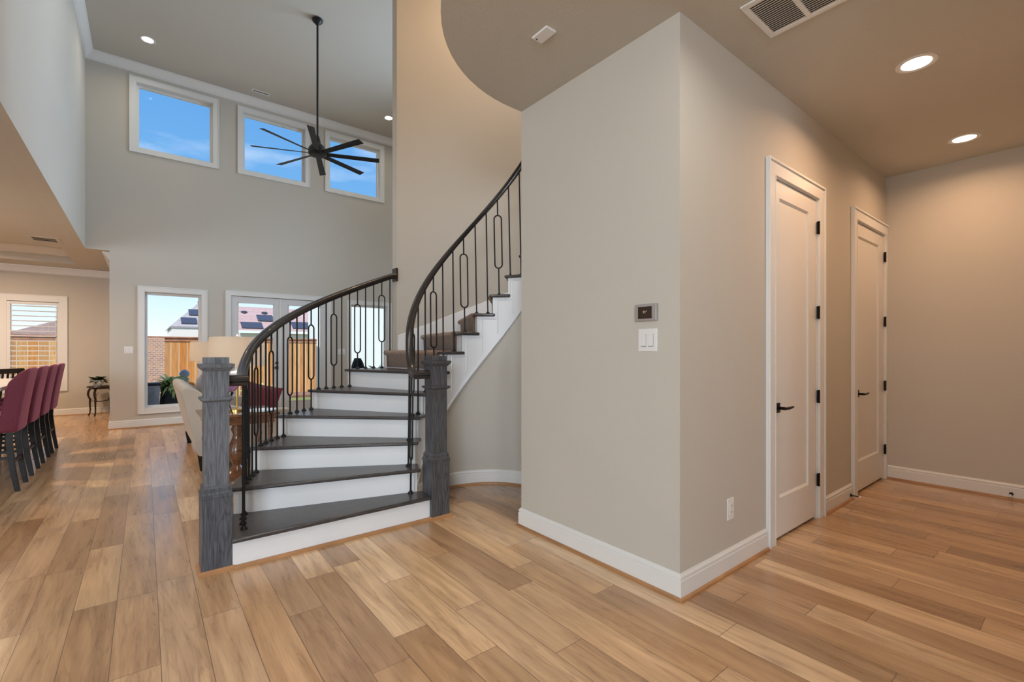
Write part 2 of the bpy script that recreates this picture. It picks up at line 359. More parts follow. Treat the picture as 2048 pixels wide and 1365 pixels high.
# ------------------------------------------------------------------ shell of the house
o = MB().box(-6.2, 6.2, -4.0, 13.0, -.12, 0).build('floor', FLOOR); o['kind'] = 'structure'
wall('wall_front', 'y', -4.0, -3.85, -6.2, 6.2, 0, 6.1, [(-4.8, -2.4, .6, 5.2)])
wall('wall_outer_left', 'x', -6.2, -6.05, -3.85, 13.0, 0, 6.1, [(-1.0, 2.2, .55, 2.65)])
wall('wall_outer_right', 'x', 6.06, 6.2, -3.85, 5.10, 0, 6.1)
wall('wall_living_right', 'x', 5.5, 5.62, 5.10, 10.03, 0, 6.1, [(5.4, 7.7, 2.7, 5.3)])
wall('wall_living_back', 'y', 10.03, 10.18, -.744, 5.62, 0, 6.1,
     [(-.746, -.45, 0, 2.93), (0.0, .803, .316, 2.297), (1.263, 2.985, 0, 2.325), (3.50, 4.33, .316, 2.297),
      (-.112, .978, 4.716, 5.81), (1.458, 2.566, 4.716, 5.81), (3.043, 4.152, 4.716, 5.81)])
wall('wall_living_left', 'x', -.894, -.744, -3.85, 10.18, 2.93, 6.1)
wall('wall_dining_return', 'x', -.45, -.30, 10.18, 12.78, 0, 2.93)
wall('wall_dining_back', 'y', 12.78, 12.93, -6.05, -.30, 0, 3.3, [(-2.04, -1.33, .62, 2.25)])
wall('wall_block_left', 'x', 2.175, 2.295, 1.469, 2.64, 0, 3.05)
wall('wall_hall_left', 'y', 1.349, 1.469, 2.175, 5.91, 0, 3.05, [(3.275, 4.068, 0, 2.458), (4.945, 5.855, 0, 2.458)])
wall('wall_hall_far', 'x', 5.91, 6.06, -.14, 1.469, 0, 3.05)
wall('wall_hall_right', 'y', -.14, -.02, 1.95, 5.91, 0, 3.05)
# upper ceiling and the lower one over kitchen and hall
o = MB().box(-.894, 6.2, -4.0, 10.18, 6.1, 6.25).build('ceiling_living', CEIL); o['kind'] = 'structure'
b = MB()
for q in ((-6.2, -2.75, -4.0, 12.93), (-1.03, -.894, -4.0, 12.93), (-.894, -.30, 10.18, 12.93), (-2.75, -1.03, -4.0, 10.20), (-2.75, -1.03, 12.02, 12.93)): b.box(*q, 2.93, 3.10)
b.box(-2.75, -1.03, 10.20, 12.02, 3.20, 3.30); b.box(-2.80, -2.75, 10.15, 12.07, 3.10, 3.30); b.box(-1.03, -.98, 10.15, 12.07, 3.10, 3.30); b.box(-2.75, -1.03, 10.15, 10.20, 3.10, 3.30); b.box(-2.75, -1.03, 12.02, 12.07, 3.10, 3.30)
o = b.build('ceiling_dining', CEIL); o['kind'] = 'structure'
o = MB().sweep(CROWN, [(-2.75, 10.20, 3.20), (-1.03, 10.20, 3.20), (-1.03, 12.02, 3.20), (-2.75, 12.02, 3.20)], closed=True).build('trim_4', TRIM, auto=12); o['kind'] = 'structure'
arc = [(2.1+1.034*math.cos(R(a)), 1.603+1.034*math.sin(R(a))) for a in range(180, 88, -5)]
poly = [(1.066, -3.85)]+arc+[(6.06, 2.637), (6.06, -3.85)]
o = MB().prism(poly, 3.05, 3.36).build('ceiling_hall', CEIL); o['kind'] = 'structure'
# curved stair wall
CX_, CY_ = 2.26, 3.18
def P(rad, th): return (CX_+rad*math.cos(R(th)), CY_+rad*math.sin(R(th)))
b = MB(); N = 56; inn = [P(1.80, 90-115*i/N) for i in range(N+1)]; outp = []
def onpoly(t):
    pts = [(2.26, 5.10), (4.30, 5.10), (4.30, 2.40)]; L = [2.04, 2.70]; s = t*sum(L)
    return (2.26+s, 5.10) if s < L[0] else (4.30, 5.10-(s-L[0]))
outp = [onpoly(i/N) for i in range(N+1)]
rs = [[(*inn[i], 0), (*inn[i], 6.1), (*outp[i], 6.1), (*outp[i], 0)] for i in range(N+1)]
o = b.rings(rs).build('wall_stair_curved', WALL, auto=30); o['kind'] = 'structure'
wall('wall_living_near', 'y', 4.98, 5.10, 4.30, 6.06, 0, 6.1)
# curved wall under the stair, closing on the back of the block
zbi = lambda th: .74+.0131*(94-th)
b = MB(); rs = []
for i in range(61):
    th = 172-i*(172+59.5)/60; zt = max(.06, min(zbi(th)+.10, 3.0)); a = P(.626, th); c2 = P(.70, th)
    rs.append([(*a, 0), (*a, zt), (*c2, zt), (*c2, 0)])
o = b.rings(rs).build('wall_stair_inner', WALL, auto=30); o['kind'] = 'structure'

# baseboards
baseboard('baseboard_block', [(2.60, 2.64), (2.175, 2.64), (2.175, 1.349), (3.17, 1.349)][::-1])
baseboard('baseboard_hall_left', [(4.84, 1.349), (4.173, 1.349)])
baseboard('baseboard_hall_far', [(1.95, -.02), (5.91, -.02), (5.91, 1.349)])
baseboard('baseboard_stair', [P(.626, 135-i*4) for i in range(49)][::-1])
baseboard('baseboard_living_back', [(1.168, 10.03), (-.45, 10.03), (-.45, 12.78), (-6.05, 12.78)])
baseboard('baseboard_living_side', [(3.41, 10.03), (3.075, 10.03)])
baseboard('baseboard_living_right', [(5.5, 5.10), (5.5, 10.03), (4.42, 10.03)])
# crown mouldings
for i, path in enumerate(([(5.5, 10.03, 6.1), (-.744, 10.03, 6.1), (-.744, -3.85, 6.1)], [(-.45, 10.18, 2.93), (-.45, 12.78, 2.93), (-6.05, 12.78, 2.93)])):
    o = MB().sweep(CROWN, path).build('trim_%d' % (i+1), TRIM, auto=12); o['kind'] = 'structure'

# ------------------------------------------------------------------ windows and doors
wn_i = [0]
def frame_boxes(b, x0, x1, z0, z1, w, y0, y1, sill=True):
    b.box(x0-w, x0, y0, y1, (z0-w) if sill else z0, z1+w); b.box(x1, x1+w, y0, y1, (z0-w) if sill else z0, z1+w)
    b.box(x0, x1, y0, y1, z1, z1+w)
    if sill: b.box(x0, x1, y0, y1, z0-w, z0)
def window(x0, x1, z0, z1, Y=10.03, D=.15, casing=.092):
    wn_i[0] += 1; t = struct('window_%d' % wn_i[0], ((x0+x1)/2, Y, z0))
    b = MB(); frame_boxes(b, x0, x1, z0, z1, casing, Y-.018, Y); frame_boxes(b, x0-casing+.014, x1+casing-.014, z0-casing+.014, z1+casing-.014, .014, Y-.026, Y-.018); b.build('window_casing', TRIM, t, bevel=.002)
    b = MB(); frame_boxes(b, x0+.004, x1-.004, z0+.004, z1-.004, .004, Y, Y+D); b.build('window_jamb', TRIM, t)
    b = MB(); frame_boxes(b, x0+.04, x1-.04, z0+.04, z1-.04, .036, Y+D-.055, Y+D-.01); b.build('window_frame', TRIM, t)
    MB().box(x0+.038, x1-.038, Y+D-.034, Y+D-.030, z0+.038, z1-.038).build('window_pane', GLASS, t)
    return t
window(0.0, .803, .316, 2.297); window(3.50, 4.33, .316, 2.297)
for x0, x1 in ((-.112, .978), (1.458, 2.566), (3.043, 4.152)): window(x0, x1, 4.716, 5.81)
# dining window with plantation shutters
t = window(-2.04, -1.33, .62, 2.25, 12.78, .15, .125)
b = MB(); frame_boxes(b, -2.02+.03, -1.363, .68, 2.185, .05, 12.765, 12.80); b.build('shutter_frame', TRIM, t, bevel=.003)
for k in range(16):
    z = .72+k*.0955
    b = MB(); rs = []
    for x in (-1.99, -1.363):
        rs.append([(x, 12.745, z-.012), (x, 12.782, z+.001), (x, 12.82, z+.004), (x, 12.818, z+.010), (x, 12.782, z+.012), (x, 12.745, z-.004)])
    b.rings(rs).build('louver', TRIM, t)
MB().box(-1.372, -1.366, 12.735, 12.742, .75, 2.15).build('tilt_rod', TRIM, t)
# made-up front, side and kitchen windows, added for the fill lamps, kept simple
for nm, ax, c, a0, a1, z0, z1 in (('window_front', 'y', -3.95, -4.8, -2.4, .6, 5.2), ('window_side', 'x', 5.56, 5.4, 7.7, 2.7, 5.3), ('window_kitchen', 'x', -6.12, -1.0, 2.2, .55, 2.65)):
    wn_i[0] += 1; t = struct('window_%d' % wn_i[0], (0, 0, 0)); b = MB()
    for k in range(4):
        a = a0+(a1-a0)*k/3; (b.box(a-.03, a+.03, c-.03, c+.03, z0, z1) if ax == 'y' else b.box(c-.03, c+.03, a-.03, a+.03, z0, z1))
    for k in range(4):
        z = z0+(z1-z0)*k/3; (b.box(a0, a1, c-.03, c+.03, z-.03, z+.03) if ax == 'y' else b.box(c-.03, c+.03, a0, a1, z-.03, z+.03))
    b.build('window_frame', TRIM, t)
# french door pair
t = struct('door_1', (2.1, 10.03, 0)); b = MB(); w = .092
b.box(1.263-w, 1.263, 10.008, 10.03, 0, 2.325+w).box(2.985, 2.985+w, 10.008, 10.03, 0, 2.325+w).box(1.263, 2.985, 10.008, 10.03, 2.325, 2.325+w)
b.box(1.263-w, 1.263-w+.014, 10.0, 10.008, 0, 2.325+w).box(2.985+w-.014, 2.985+w, 10.0, 10.008, 0, 2.325+w).box(1.263-w+.014, 2.985+w-.014, 10.0, 10.008, 2.311+w, 2.325+w); b.build('door_casing', TRIM, t)
DGREY = M('grey_white_door_paint', (.70, .70, .71), .4)
for nm, x0, x1, gx0, gx1, hs in (('a', 1.270, 2.096, 1.372, 1.985, 1), ('b', 2.104, 2.978, 2.245, 2.872, 0)):
    b = MB(); y0, y1 = 10.045, 10.09
    b.box(x0, gx0, y0, y1, .02, 2.315).box(gx1, x1, y0, y1, .02, 2.315).box(gx0, gx1, y0, y1, 2.205, 2.315).box(gx0, gx1, y0, y1, .02, .28)
    b.box(gx0, gx0+.014, y0-.008, y0, .28, 2.205).box(gx1-.014, gx1, y0-.008, y0, .28, 2.205).box(gx0, gx1, y0-.008, y0, 2.191, 2.205).box(gx0, gx1, y0-.008, y0, .28, .294)
    d = b.build('door_leaf', DGREY, t); MB().box(gx0, gx1, 10.062, 10.066, .28, 2.205).build('door_glass', GLASS, d)
    if hs:
        b = MB(); b.box(2.015, 2.065, 10.025, 10.045, .93, .99).box(2.015, 2.065, 10.025, 10.045, 1.03, 1.075); b.tube([(2.04, 10.03, .96), (2.04, 9.99, .96), (1.95, 9.985, .96)], .008); b.build('door_handle', BRONZE, d)
MB().box(2.085, 2.115, 10.03, 10.045, .02, 2.315).build('astragal', TRIM, t)
# hall doors
def hall_door(i, x0, x1, casing_r=.10):
    t = struct('door_%d' % i, ((x0+x1)/2, 1.349, 0)); Yf = 1.349; w = .10; zt = 2.458
    b = MB(); b.box(x0-w, x0, Yf-.018, Yf, 0, zt+w).box(x1, x1+casing_r, Yf-.018, Yf, 0, zt+w).box(x0, x1, Yf-.018, Yf, zt, zt+w)
    b.box(x0-w, x0-w+.016, Yf-.028, Yf-.018, 0, zt+w); b.box(x0-w+.016, x1+casing_r, Yf-.028, Yf-.018, zt+w-.016, zt+w)
    if casing_r > .08: b.box(x1+casing_r-.016, x1+casing_r, Yf-.028, Yf-.018, 0, zt+w-.016)
    b.box(x0-.002, x0+.008, Yf-.022, Yf-.018, 0, zt); b.build('door_casing', TRIM, t, bevel=.002)
    b = MB(); b.box(x0, x0+.006, Yf, Yf+.12, 0, zt).box(x1-.006, x1, Yf, Yf+.12, 0, zt).box(x0, x1, Yf, Yf+.12, zt-.006, zt); b.build('door_jamb', TRIM, t)
    b = MB(); s0, s1, g0, g1 = x0+.010, x1-.010, x0+.122, x1-.162; y0, y1 = Yf+.006, Yf+.042; pz0, pz1 = .285, 2.333
    b.box(s0, g0, y0, y1, .022, zt-.012).box(g1, s1, y0, y1, .022, zt-.012).box(g0, g1, y0, y1, pz1, zt-.012).box(g0, g1, y0, y1, .022, pz0)
    b.box(g0, g1, y0+.014, y1, pz0, pz1)
    # sloping sticking round the recessed panel
    e = .014
    b.hexa([(g0, y0, pz0), (g1, y0, pz0), (g1, y0+.014, pz0), (g0, y0+.014, pz0)], [(g0+e, y0+.013, pz0+e), (g1-e, y0+.013, pz0+e), (g1-e, y0+.014, pz0+e), (g0+e, y0+.014, pz0+e)])
    b.hexa([(g0+e, y0+.013, pz1-e), (g1-e, y0+.013, pz1-e), (g1-e, y0+.014, pz1-e), (g0+e, y0+.014, pz1-e)], [(g0, y0, pz1), (g1, y0, pz1), (g1, y0+.014, pz1), (g0, y0+.014, pz1)])
    d = b.build('door_leaf', DOOR, t)
    for z in (2.236, 1.585, .94, .30):
        MB().box(x1-.022, x1+.012, Yf-.012, Yf-.001, z-.047, z+.047).tube([(x1-.006, Yf-.012, z-.05), (x1-.006, Yf-.012, z+.05)], .007).build('hinge', BRONZE, d)
    lx = x0+.075
    b = MB(); b.box(lx-.033, lx+.033, Yf-.006, Yf+.006, .872, .938); b.tube([(lx, Yf, .905), (lx, Yf-.05, .905)], .011)
    b.rings([[(lx-.012, Yf-.060, .897), (lx-.012, Yf-.046, .897), (lx-.012, Yf-.046, .913), (lx-.012, Yf-.060, .913)], [(lx+.05, Yf-.062, .896), (lx+.05, Yf-.046, .896), (lx+.05, Yf-.046, .912), (lx+.05, Yf-.062, .912)],
             [(lx+.125, Yf-.058, .903), (lx+.125, Yf-.046, .903), (lx+.125, Yf-.046, .914), (lx+.125, Yf-.058, .914)]])
    b.build('door_handle', BRONZE, d, bevel=.0015)
hall_door(2, 3.275, 4.068); hall_door(3, 4.945, 5.855, .054)
MB().box(3.275, 5.855, 1.469, 1.60, .0, 2.5).build('wall_closet', M('closet_dark', (.1, .09, .08), .9))['kind'] = 'structure'

# ------------------------------------------------------------------ staircase
r = .1835; ST = 14.4; th = lambda k: 180-ST*(k-1); NT = 16
stair = thing('staircase', 'curved staircase with dark oak treads, white risers and tan carpet on upper steps', 'staircase', (2.26, 3.18, 0))
def wedge(rin, rout, ta, tb, offa, offb, z0, z1, n=6):
    """annular wedge from angle ta (front) to tb (back); off* push the straight edges forward"""
    b = MB(); rs = []
    fa = (-math.sin(R(ta)), math.cos(R(ta))); fb = (-math.sin(R(tb)), math.cos(R(tb)))
    for i in range(n+1):
        f = i/n; t_ = ta+(tb-ta)*f; q = []
        for rad in (rin, rout):
            x, y = P(rad, t_); x += fa[0]*offa*(1-f)+fb[0]*offb*f; y += fa[1]*offa*(1-f)+fb[1]*offb*f; q.append((x, y))
        rs.append([(*q[0], z0), (*q[1], z0), (*q[1], z1), (*q[0], z1)])
    return b.rings(rs)
for k in range(1, NT+1):
    z = r*k; rin = .575 if k > 1 else .552
    if k == 1: ro = 1.86
    else: ro = 1.87
    if k <= 6:
        wedge(rin, ro, th(k), th(k+1)-1.2, .032, 0, z-.028, z, 8).build('tread', TREAD, stair, bevel=.009, auto=30)
    else:
        wedge(rin, .745, th(k), th(k+1)-2.0, .032, 0, z-.028, z, 6).build('tread', TREAD, stair, bevel=.009, auto=30)
        c = MB(); rs = []
        # carpet: flat run, rolled nosing and riser, swept radially
        for i in range(13):
            rad = .74+(1.785-.74)*i/12; jt = random.uniform(-.003, .003)
            def Q(off, zz, tt=th(k)):
                x, y = P(rad, tt); return (x-math.sin(R(tt))*off, y+math.cos(R(tt))*off, zz)
            xb, yb = P(rad, th(k+1)-.5)
            rs.append([(xb, yb, z-.02), (xb, yb, z+.012), Q(.02, z+.014+jt), Q(.045+jt, z+.008), Q(.058, z-.010+jt), Q(.050, z-.032), Q(.020, z-.045), Q(.016, z-r+.012), Q(.002, z-r+.012), Q(.002, z-.06), Q(-.02, z-.03)])
        c.rings(rs).build('carpet', CARPET, stair, smooth=True)
    # riser
    fr = th(k); b = MB()
    ri, rou = (.60, 1.845) if k > 1 else (.546, 1.852)
    a = P(ri, fr); c = P(rou, fr); t_ = (-math.sin(R(fr))*-.02, math.cos(R(fr))*-.02)
    zb = r*(k-1)
    b.hexa([(*a, zb), (*c, zb), (c[0]+t_[0], c[1]+t_[1], zb), (a[0]+t_[0], a[1]+t_[1], zb)], [(*a, z-.028), (*c, z-.028), (c[0]+t_[0], c[1]+t_[1], z-.028), (a[0]+t_[0], a[1]+t_[1], z-.028)])
    b.build('riser', RISE, stair)
    # outer side panel and inner stringer of this step
    if k <= 6:
        rs = [[(*P(1.845, t2), 0), (*P(1.83, t2), 0), (*P(1.83, t2), z-.028), (*P(1.845, t2), z-.028)] for t2 in [th(k)-.75-(ST-.75)*i/6 for i in range(7)]]
        MB().rings(rs).build('outer_stringer', RISE, stair, auto=30)
    rs = [[(*P(.606, t2), max(0, zbi(t2))), (*P(.624, t2), max(0, zbi(t2))), (*P(.624, t2), z-.028), (*P(.606, t2), z-.028)] for t2 in [th(k)-(2.2 if k == 1 else 0)-(ST-(2.2 if k == 1 else 0))*i/5 for i in range(6)]]
    MB().rings(rs).build('inner_stringer', RISE, stair, auto=30)
    if k >= 5:
        # bead moulding following riser and tread end
        b = MB(); zt = z-.052; t0 = th(k)-4.5; zlow = max(zb-.03, 0)
        b.tube([(*P(.604, t0), zlow-.16), (*P(.604, t0), zt)], .005, 6)
        b.tube([(*P(.604, t0-1.1*i), zt) for i in range(13)], .005, 6)
        b.build('panel_bead', RISE, stair, auto=40)
# raised edge along the bottom of the inner stringer
b = MB(); b.sweep([(.0, 0), (.0, .022), (-.012, .020), (-.012, 0)], [(*P(.606, 150-i*4), max(.0, zbi(150-i*4))) for i in range(48)]).build('stringer_edge', RISE, stair, auto=30)
# soffit closing the stringer's thickness, skirt board on the curved wall
rs = []
for i in range(34):
    t2 = 89.6-i*3.4; zt = 1.44+.0127*(90-t2); zb = zt-.42
    rs.append([(*P(1.80, t2), zb), (*P(1.785, t2), zb), (*P(1.785, t2), zt), (*P(1.790, t2), zt+.018), (*P(1.80, t2), zt+.022)])
MB().rings(rs).build('wall_skirt', RISE, stair, auto=30)
# shoe moulding below the first riser
MB().sweep(QR, [(1.700, 3.18, 0), (.412, 3.18, 0)]).build('shoe_moulding', SHOE, stair, auto=50)

# ------------------------------------------------------------------ railings
RP = [(-.018, 0), (.018, 0), (.022, .012), (.022, .022), (.031, .028), (.031, .046), (.024, .058), (.012, .065), (-.012, .065), (-.024, .058), (-.031, .046), (-.031, .028), (-.022, .022), (-.022, .012)]
def newel(parent, x0, y0, m, mb=None):
    mb = mb or m
    s = .155; cx, cy = x0+s/2, y0+s/2
    def sq(b, h, z0, z1, h2=None):
        h2 = h2 or h; b.hexa([(cx-h, cy-h, z0), (cx+h, cy-h, z0), (cx+h, cy+h, z0), (cx-h, cy+h, z0)], [(cx-h2, cy-h2, z1), (cx+h2, cy-h2, z1), (cx+h2, cy+h2, z1), (cx-h2, cy+h2, z1)])
    b = MB(); sq(b, .0625, 0, 1.18); p = b.build('newel_post', m, parent, bevel=.002)
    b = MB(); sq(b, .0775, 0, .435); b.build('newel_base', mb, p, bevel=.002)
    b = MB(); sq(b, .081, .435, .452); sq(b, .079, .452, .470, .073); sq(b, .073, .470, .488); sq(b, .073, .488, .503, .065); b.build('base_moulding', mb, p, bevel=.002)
    b = MB(); sq(b, .066, .992, 1.003, .080); sq(b, .082, 1.003, 1.018); b.build('neck_moulding', m, p, bevel=.002)
    b = MB(); sq(b, .066, 1.172, 1.186, .078); sq(b, .084, 1.190, 1.214, .088); sq(b, .078, 1.186, 1.190); sq(b, .0615, 1.214, 1.252); b.build('newel_cap', m, p, bevel=.004)
    b = MB(); sq(b, .095, 0, .016, .093); sq(b, .0925, .016, .024, .082); b.build('base_shoe', SHOE, p)
    return p
SHOEMB = lambda x, y, z: MB().lathe([(.022, 0), (.022, .006), (.014, .014), (.010, .022)], (x, y, z), 10)
def baluster(parent, x, y, z, xt, yt, zt, oval, tang):
    rad = .0068; b = MB()
    def L(f): return (x+(xt-x)*f, y+(yt-y)*f, z+(zt-z)*f)
    H = zt-z
    if not oval: b.tube([L(0), L(1)], rad, 8)
    else:
        f1 = 1-.155/H; f0 = 1-.67/H; w = .036
        b.tube([L(0), L(f0)], rad, 8); b.tube([L(f1), L(1)], rad, 8)
        pts = []
        zt_, zb_ = z+H*f1-w, z+H*f0+w
        for i in range(9):
            a = math.pi*i/8; c = L((zt_-z+w*math.sin(a))/H); pts.append((c[0]+tang[0]*w*math.cos(a), c[1]+tang[1]*w*math.cos(a), zt_+w*math.sin(a)))
        for i in range(9):
            a = math.pi+math.pi*i/8; c = L((zb_-z+w*math.sin(a))/H); pts.append((c[0]+tang[0]*w*math.cos(a), c[1]+tang[1]*w*math.cos(a), zb_+w*math.sin(a)))
        b.tube(pts, rad, 8, close=True)
    o = b.build('baluster', IRON, parent, auto=50)
    SHOEMB(x, y, z).build('baluster_shoe', IRON, o, auto=40)
def step_z(t2):
    k = 1
    while k < NT and t2 < th(k+1)+.3: k += 1
    return r*k
# outer (left) railing
lr = thing('stair_railing', 'outer stair railing with iron balusters from grey front newel to curved wall end', 'railing', (.3315, 3.2575, 0))
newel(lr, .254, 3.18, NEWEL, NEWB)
def zl(t2): return max(1.078, 2.094+(93-t2)*.0129) if t2 < 165 else max(1.078, 2.094+(93-t2)*.0129)
path = []
t2 = 92.5
while t2 <= 176:
    z = 2.094+(93-t2)*.0129
    if t2 > 158:   # easing to level
        f = (t2-158)/18; z0 = 2.094+(93-158)*.0129; z = z0-(z0-1.078)*(1-(1-min(1, f))**1.6)
    path.append((*P(1.785, t2), z)); t2 += 2.0
path += [(.475, 3.25, 1.078), (.394, 3.25, 1.078)]
path = [(2.240, 4.967, 2.105)]+path
MB().sweep(RP, path).build('handrail', RAIL, lr, auto=40)
MB().box(2.238, 2.260, 4.950, 5.060, 2.085, 2.235).build('rosette', RAIL, lr, bevel=.003)
for i in range(27):
    t2 = 176.2-3.2*i; x, y = P(1.78, t2)
    z = step_z(t2); zt = 2.094+(93-t2)*.0129
    if t2 > 158: f = (t2-158)/18; z0 = 2.094+(93-158)*.0129; zt = z0-(z0-1.078)*(1-(1-min(1, f))**1.6)
    oval = i in (1, 4, 7, 10, 13, 16, 19, 22, 25)
    baluster(lr, x, y, z, x, y, zt+.01, oval, (-math.sin(R(t2)), math.cos(R(t2))))
# inner (right) railing
rr = thing('stair_railing', 'inner stair railing with dark handrail spiralling up from right newel', 'railing', (1.7895, 3.2225, 0))
newel(rr, 1.712, 3.145, NEWD)
def zr(t2):
    z = 3.0-(t2-28.4)*.01315
    if t2 > 150:
        f = (t2-150)/22; z0 = 3.0-(150-28.4)*.01315; z = z0-(z0-1.075)*(1-(1-min(1, f))**1.5)
    return z
path = [(*P(.645, -21+2.5*i), zr(-21+2.5*i)) for i in range(77)]
path += [(1.617, 3.225, 1.075), (1.727, 3.225, 1.075)]
MB().sweep(RP, path).build('handrail', RAIL, rr, auto=40)
angs = [167.7, 157.3, 146.5, 135.5, 125, 114.5, 104.5, 94.6, 84.6, 74.8, 64.5, 54.9, 45.2, 35.4, 25.6, 15.6, 5.6, -4.4, -14.4]
for i, t2 in enumerate(angs):
    x, y = P(.655, t2); tt = t2+1.5*min(1, max(0, (150-t2)/30)); xt, yt = P(.645, tt)
    baluster(rr, x, y, step_z(t2), xt, yt, zr(tt)+.01, i in (0, 3, 6, 9, 12, 15, 18), (-math.sin(R(t2)), math.cos(R(t2))))

# ------------------------------------------------------------------ ceiling fixtures
def can_light(x, y, z, power, col, label, group=None, rad=.075, lens=6):
    t = thing('recessed_light', label, 'ceiling light', (x, y, z), group)
    b = MB(); n = 32; rs = []
    for rr_, zz in ((rad+.026, 0), (rad+.026, -.004), (rad+.012, -.007), (rad, -.004), (rad-.004, 0)):
        rs.append([(x+rr_*math.cos(2*math.pi*i/n), y+rr_*math.sin(2*math.pi*i/n), z+zz) for i in range(n)])
    b.rings(rs, cap=False).build('trim_ring', TRIM, t, auto=60)
    MB().lathe([(rad-.002, -.001), (rad-.002, -.002)], (x, y, z), 32).build('lit_lens', LENS, t)
    light('can_lamp', 'AREA', (x, y, z-.012), power, col, rad*1.9, (0, 0, 0), spread=160, parent=t)
    return t
can_light(3.700, .695, 3.05, 12, HALL, 'bright recessed light in hall ceiling, nearer one beside large vent')
can_light(5.320, .695, 3.05, 9, HALL, 'bright recessed light in hall ceiling, farther one over second door')
can_light(2.0, .695, 3.05, 6, SOFT, 'recessed light in hall ceiling nearest the foyer, above the frame')
can_light(.038, 9.12, 6.1, 6, (1, .88, .72), 'recessed light at left of tall living room ceiling above first high window')
can_light(3.95, 9.10, 6.1, 6, (1, .88, .72), 'recessed light at right of tall living room ceiling beside stair wall')
for x, y in ((.04, 6.6), (3.95, 6.6)): can_light(x, y, 6.1, 6, (1, .88, .72), 'recessed light near the middle of tall living room ceiling', 'unseen living room lights')
can_light(-2.0, 8.0, 2.93, 62, WARM, 'recessed light over the kitchen island')
can_light(-2.3, 10.9, 3.20, 64, WARM, 'recessed light inside the dining tray ceiling')
can_light(3.3, 3.9, 6.1, 40, WARM, 'recessed light high over the curved stair')
for x, y in ((0, 1.0), (.1, -1.6)): can_light(x, y, 6.1, 48, (1, .95, .88), 'recessed light high in the foyer ceiling', 'foyer lights')  # unseen lamps added to brighten the foyer floor and stair front

def louvre_vent(name, label, x0, x1, y0, y1, z, along, n, sections=1, m=TRIM, fr=.035, dark=SLOT, fill=.30):
    t = thing(name, label, 'vent', ((x0+x1)/2, (y0+y1)/2, z))
    b = MB(); b.box(x0, x0+fr, y0, y1, z-.008, z).box(x1-fr, x1, y0, y1, z-.008, z).box(x0+fr, x1-fr, y0, y0+fr, z-.008, z).box(x0+fr, x1-fr, y1-fr, y1, z-.008, z)
    if sections > 1:
        for k in range(1, sections):
            c = y0+(y1-y0)*k/sections; b.box(x0+fr, x1-fr, c-.012, c+.012, z-.008, z)
    b.build('vent_frame', m, t, bevel=.0015)
    MB().box(x0+fr, x1-fr, y0+fr, y1-fr, z-.0015, z-.0005).build('vent_throat', dark, t)
    b = MB()
    for k in range(n):
        if along == 'x':
            c = y0+fr+(y1-y0-2*fr)*(k+.5)/n; q = (y1-y0-2*fr)/n*fill; b.hexa([(x0+fr, c-q, z-.007), (x1-fr, c-q, z-.007), (x1-fr, c-q+.004, z-.007), (x0+fr, c-q+.004, z-.007)], [(x0+fr, c+q-.004, z-.002), (x1-fr, c+q-.004, z-.002), (x1-fr, c+q, z-.002), (x0+fr, c+q, z-.002)])
        else:
            c = x0+fr+(x1-x0-2*fr)*(k+.5)/n; q = (x1-x0-2*fr)/n*fill; b.hexa([(c-q, y0+fr, z-.007), (c-q+.004, y0+fr, z-.007), (c-q+.004, y1-fr, z-.007), (c-q, y1-fr, z-.007)], [(c+q-.004, y0+fr, z-.002), (c+q, y0+fr, z-.002), (c+q, y1-fr, z-.002), (c+q-.004, y1-fr, z-.002)])
    b.build('vent_louvers', m, t)
    return t
louvre_vent('ceiling_vent', 'large white return air grille in hall ceiling at top edge', 2.391, 2.752, .54, 1.143, 3.05, 'y', 18, 3, fr=.030, fill=.44)
louvre_vent('ceiling_vent', 'small white air register on tall living room ceiling above middle high window', 1.545, 1.845, 9.62, 9.715, 6.1, 'y', 8, 1, fr=.018, fill=.22)
louvre_vent('ceiling_vent', 'tan framed air vent on low ceiling left of the tall wall', -1.33, -.975, 9.40, 9.82, 2.93, 'x', 3, 1, m=CEIL, fr=.05)
t = thing('ceiling_sensor', 'small white rectangular plate on ceiling left of the block wall', 'sensor', (1.736, 1.91, 3.05))
MB().box(1.700, 1.771, 1.849, 1.971, 3.037, 3.05).build('plate', PLASTIC, t, bevel=.003)
MB().lathe([(.004, 0), (.004, .003)], (1.722, 1.955, 3.034), 10).build('status_light', SLOT, t)

# ceiling fan
FX, FY, FZ = 1.965, 7.03, 4.15
fan = thing('ceiling_fan', 'black eight-bladed ceiling fan on long rod in tall living room', 'ceiling fan', (FX, FY, 6.1))
MB().lathe([(.055, 0), (.075, -.012), (.070, -.035), (.035, -.07), (.018, -.085)], (FX, FY, 6.1), 24).build('canopy', BLACK, fan, auto=40)
MB().tube([(FX, FY, 6.03), (FX, FY, FZ+.2)], .014, 12).build('downrod', BLACK, fan, auto=40)
MB().lathe([(.02, .26), (.035, .22), (.05, .15), (.10, .10), (.125, .06), (.125, -.01), (.10, -.03), (.06, -.035)], (FX, FY, FZ), 24).build('motor_housing', BLACK, fan, auto=30)
for k in range(8):
    a = R(24+45*k); ca, sa = math.cos(a), math.sin(a); b = MB(); rs = []
    for d_, wd in ((.09, .028), (.20, .036), (.86, .046)):
        ring = []
        for q, zz in ((-wd, .008), (wd, -.014), (wd, -.008), (-wd, .014)):
            ring.append((FX+ca*d_-sa*q, FY+sa*d_+ca*q, FZ+zz))
        rs.append(ring)
    b.rings(rs).build('fan_blade', BLACK, fan)

